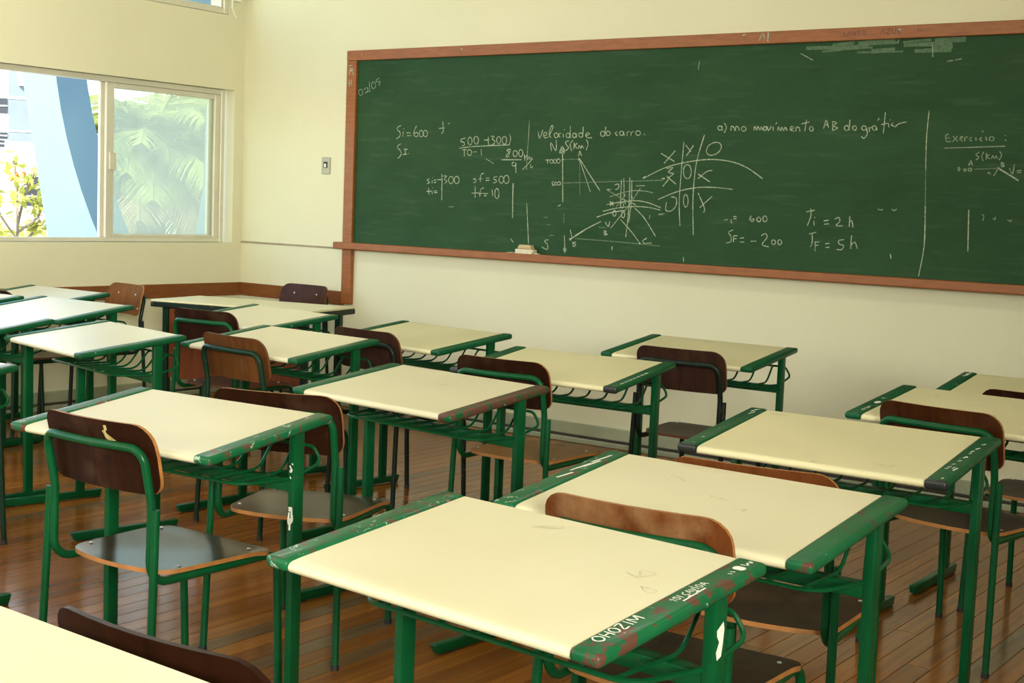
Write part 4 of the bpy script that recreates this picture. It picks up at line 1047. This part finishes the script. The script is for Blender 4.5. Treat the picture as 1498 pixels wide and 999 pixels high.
for k, P in enumerate(([(-.16, .92), (-.06, .92), (-.06, .86)], [(-.16, .80), (-.05, .80)], [(-.16, .72), (-.08, .70), (-.06, .64), (-.16, .62)], [(-.16, .54), (-.06, .54), (-.05, .47), (-.16, .46)], [(-.16, .36), (-.05, .37)], [(-.16, .28), (-.06, .27)])):
    ribbon(bm, P, .025, lambda a, c: (a, -.0312, c + 3.6), 0)
finish(bm, 'sign_lettering', 'sign_ink', sg, False)['kind'] = 'stuff'
bo = tag(empty('orange_building', (-25.5, 23.5, -3.6), math.atan2(.8, .6)), 'pale orange brick building seen hazily behind the palm tree', 'building')
def opart(name, *b, mat):
    bm = bmesh.new(); box(bm, *b); return finish(bm, name, mat, bo, False)
opart('wall', -1.2, 6.5, 0, 4, 0, 10, mat='orange_render')
for ux in (-.8, .4, 1.6, 2.8):
    for uz in (3.9, 5.4, 6.6):
        f = opart('window', ux, ux + .55, -.05, -.001, uz, uz + .8, mat='white_render')
        bm = bmesh.new(); box(bm, ux + .06, ux + .49, -.07, -.0505, uz + .06, uz + .74); finish(bm, 'pane', 'dark_pane', f, False)
# palm tree
pm = tag(empty('palm_tree', (-13.0, 10.62, -3.6)), 'bushy palm tree with drooping fronds outside the right window pane', 'tree')
bm = bmesh.new()
pp = [(0, 0, 0), (.02, .02, 2.5), (.0, .0, 5.4)]
tube(bm, pp, .17, 10)
for k in range(30):
    z = .2 + k * .17
    tube(bm, [(0, 0, z), (0, 0, z + .08)], .185, 10)
finish(bm, 'trunk', 'bark', pm)
def frond(az, el, L, droop):
    bm = bmesh.new()
    P = []
    p = Vector((0, 0, 5.4)); e = el
    for k in range(15):
        P.append(p.copy())
        p = p + Vector((math.cos(az) * math.cos(e), math.sin(az) * math.cos(e), math.sin(e))) * (L / 14)
        e -= droop * (.4 + k / 14)
    tube(bm, P, .012, 5)
    for k in range(1, 15):
        d_ = (P[k] - P[k - 1]).normalized()
        side = d_.cross(Vector((0, 0, 1)))
        side = side.normalized() if side.length > .05 else Vector((math.sin(az), -math.cos(az), 0))
        ll = .52 * math.sin(PI * (.12 + .85 * k / 15)) + .08
        for s in (-1, 1):
            for h in (0, .25, .5, .75):
                b = P[k - 1].lerp(P[k], h)
                tip = b + (side * s * .75 + d_ * .6 + Vector((0, 0, -.35 + random.uniform(-.15, .15)))).normalized() * ll
                wv = d_ * .012
                m_ = b.lerp(tip, .5) + Vector((0, 0, .03))
                v = [bm.verts.new(q) for q in (b - wv, b + wv, m_ + wv * .8, tip, m_ - wv * .8)]
                bm.faces.new((v[0], v[1], v[2], v[4])); bm.faces.new((v[4], v[2], v[3]))
    return bm
for k in range(64):
    az = 2.399963 * k
    t_ = k / 63
    el = R(72 - 105 * t_ + random.uniform(-8, 8))
    finish(frond(az, el, (1.55 if math.sin(az) > -.25 else 1.0) + random.uniform(-.15, .2), .13 + random.uniform(-.02, .03)), 'frond', 'palm_leaf' if t_ < .8 else 'palm_leaf_dry', pm, True)
# small flowering tree at the left edge and a low hedge
def leafy(name, loc, label, branches, leafn, spread, seed, flowers=0, cat='tree'):
    rnd = random.Random(seed)
    t = tag(empty(name, loc), label, cat)
    bm = bmesh.new(); tips = []
    for P in branches:
        tube(bm, fillet(P, .1, 3), .018, 6); tips += [Vector(P[-1])] + [Vector(P[-2]).lerp(Vector(P[-1]), f) for f in (.35, .7)]
    finish(bm, 'stem', 'bark', t)['kind'] = 'stuff'
    bm = bmesh.new(); bf = bmesh.new()
    for c in tips:
        for _ in range(leafn):
            p = c + Vector([rnd.gauss(0, s) for s in spread])
            u = Vector([rnd.gauss(0, 1) for _ in range(3)]).normalized()
            v = u.orthogonal().normalized()
            l_ = rnd.uniform(.05, .10)
            q = [p - u * l_, p + v * l_ * .4, p + u * l_, p - v * l_ * .4]
            bm.faces.new([bm.verts.new(x) for x in q])
    o = finish(bm, 'foliage', 'tree_leaf', t, False); o['kind'] = 'stuff'
    if flowers:
        for _ in range(flowers):
            p = tips[2] + Vector([rnd.gauss(0, .05) for _ in range(3)])
            r = bmesh.ops.create_icosphere(bf, subdivisions=1, radius=.035)
            for v in r['verts']: v.co += p
        finish(bf, 'flower', 'flower', t)['kind'] = 'stuff'
    return t
br = [[(0, 0, 0), (.02, .02, 3.0), (.05, .04, 4.6), (.02, .0, 5.28)], [(.05, .04, 4.4), (.1, .3, 4.6), (.12, .42, 4.95)], [(.05, .04, 4.5), (.0, .15, 4.8), (.05, .26, 5.15)],
      [(.05, .04, 4.3), (.05, -.2, 4.6), (.0, -.3, 4.9)], [(.05, .04, 4.2), (.05, .25, 4.4), (.05, .36, 4.55)], [(.05, .0, 4.2), (.05, -.2, 4.3), (.05, -.35, 4.45)]]
leafy('flowering_tree', (-15, 10.14, -3.6), 'thin yellow-green tree with an orange bloom outside the window at left', br, 14, (.075, .075, .06), 3, 6)
hb = [[(x, y, 0), (x, y, 3.6), (x + .05, y + .05, 4.15 + .1 * math.sin(7 * x + 5 * y))] for x in (-.4, 0, .4) for y in (-1.6, -1.2, -.8, -.4, 0, .4, .8, 1.2)]
leafy('street_shrub', (-17.2, 11.5, -3.6), 'low bright green shrub outside, below the flowering tree', hb, 40, (.16, .16, .10), 5, 0, 'shrub')
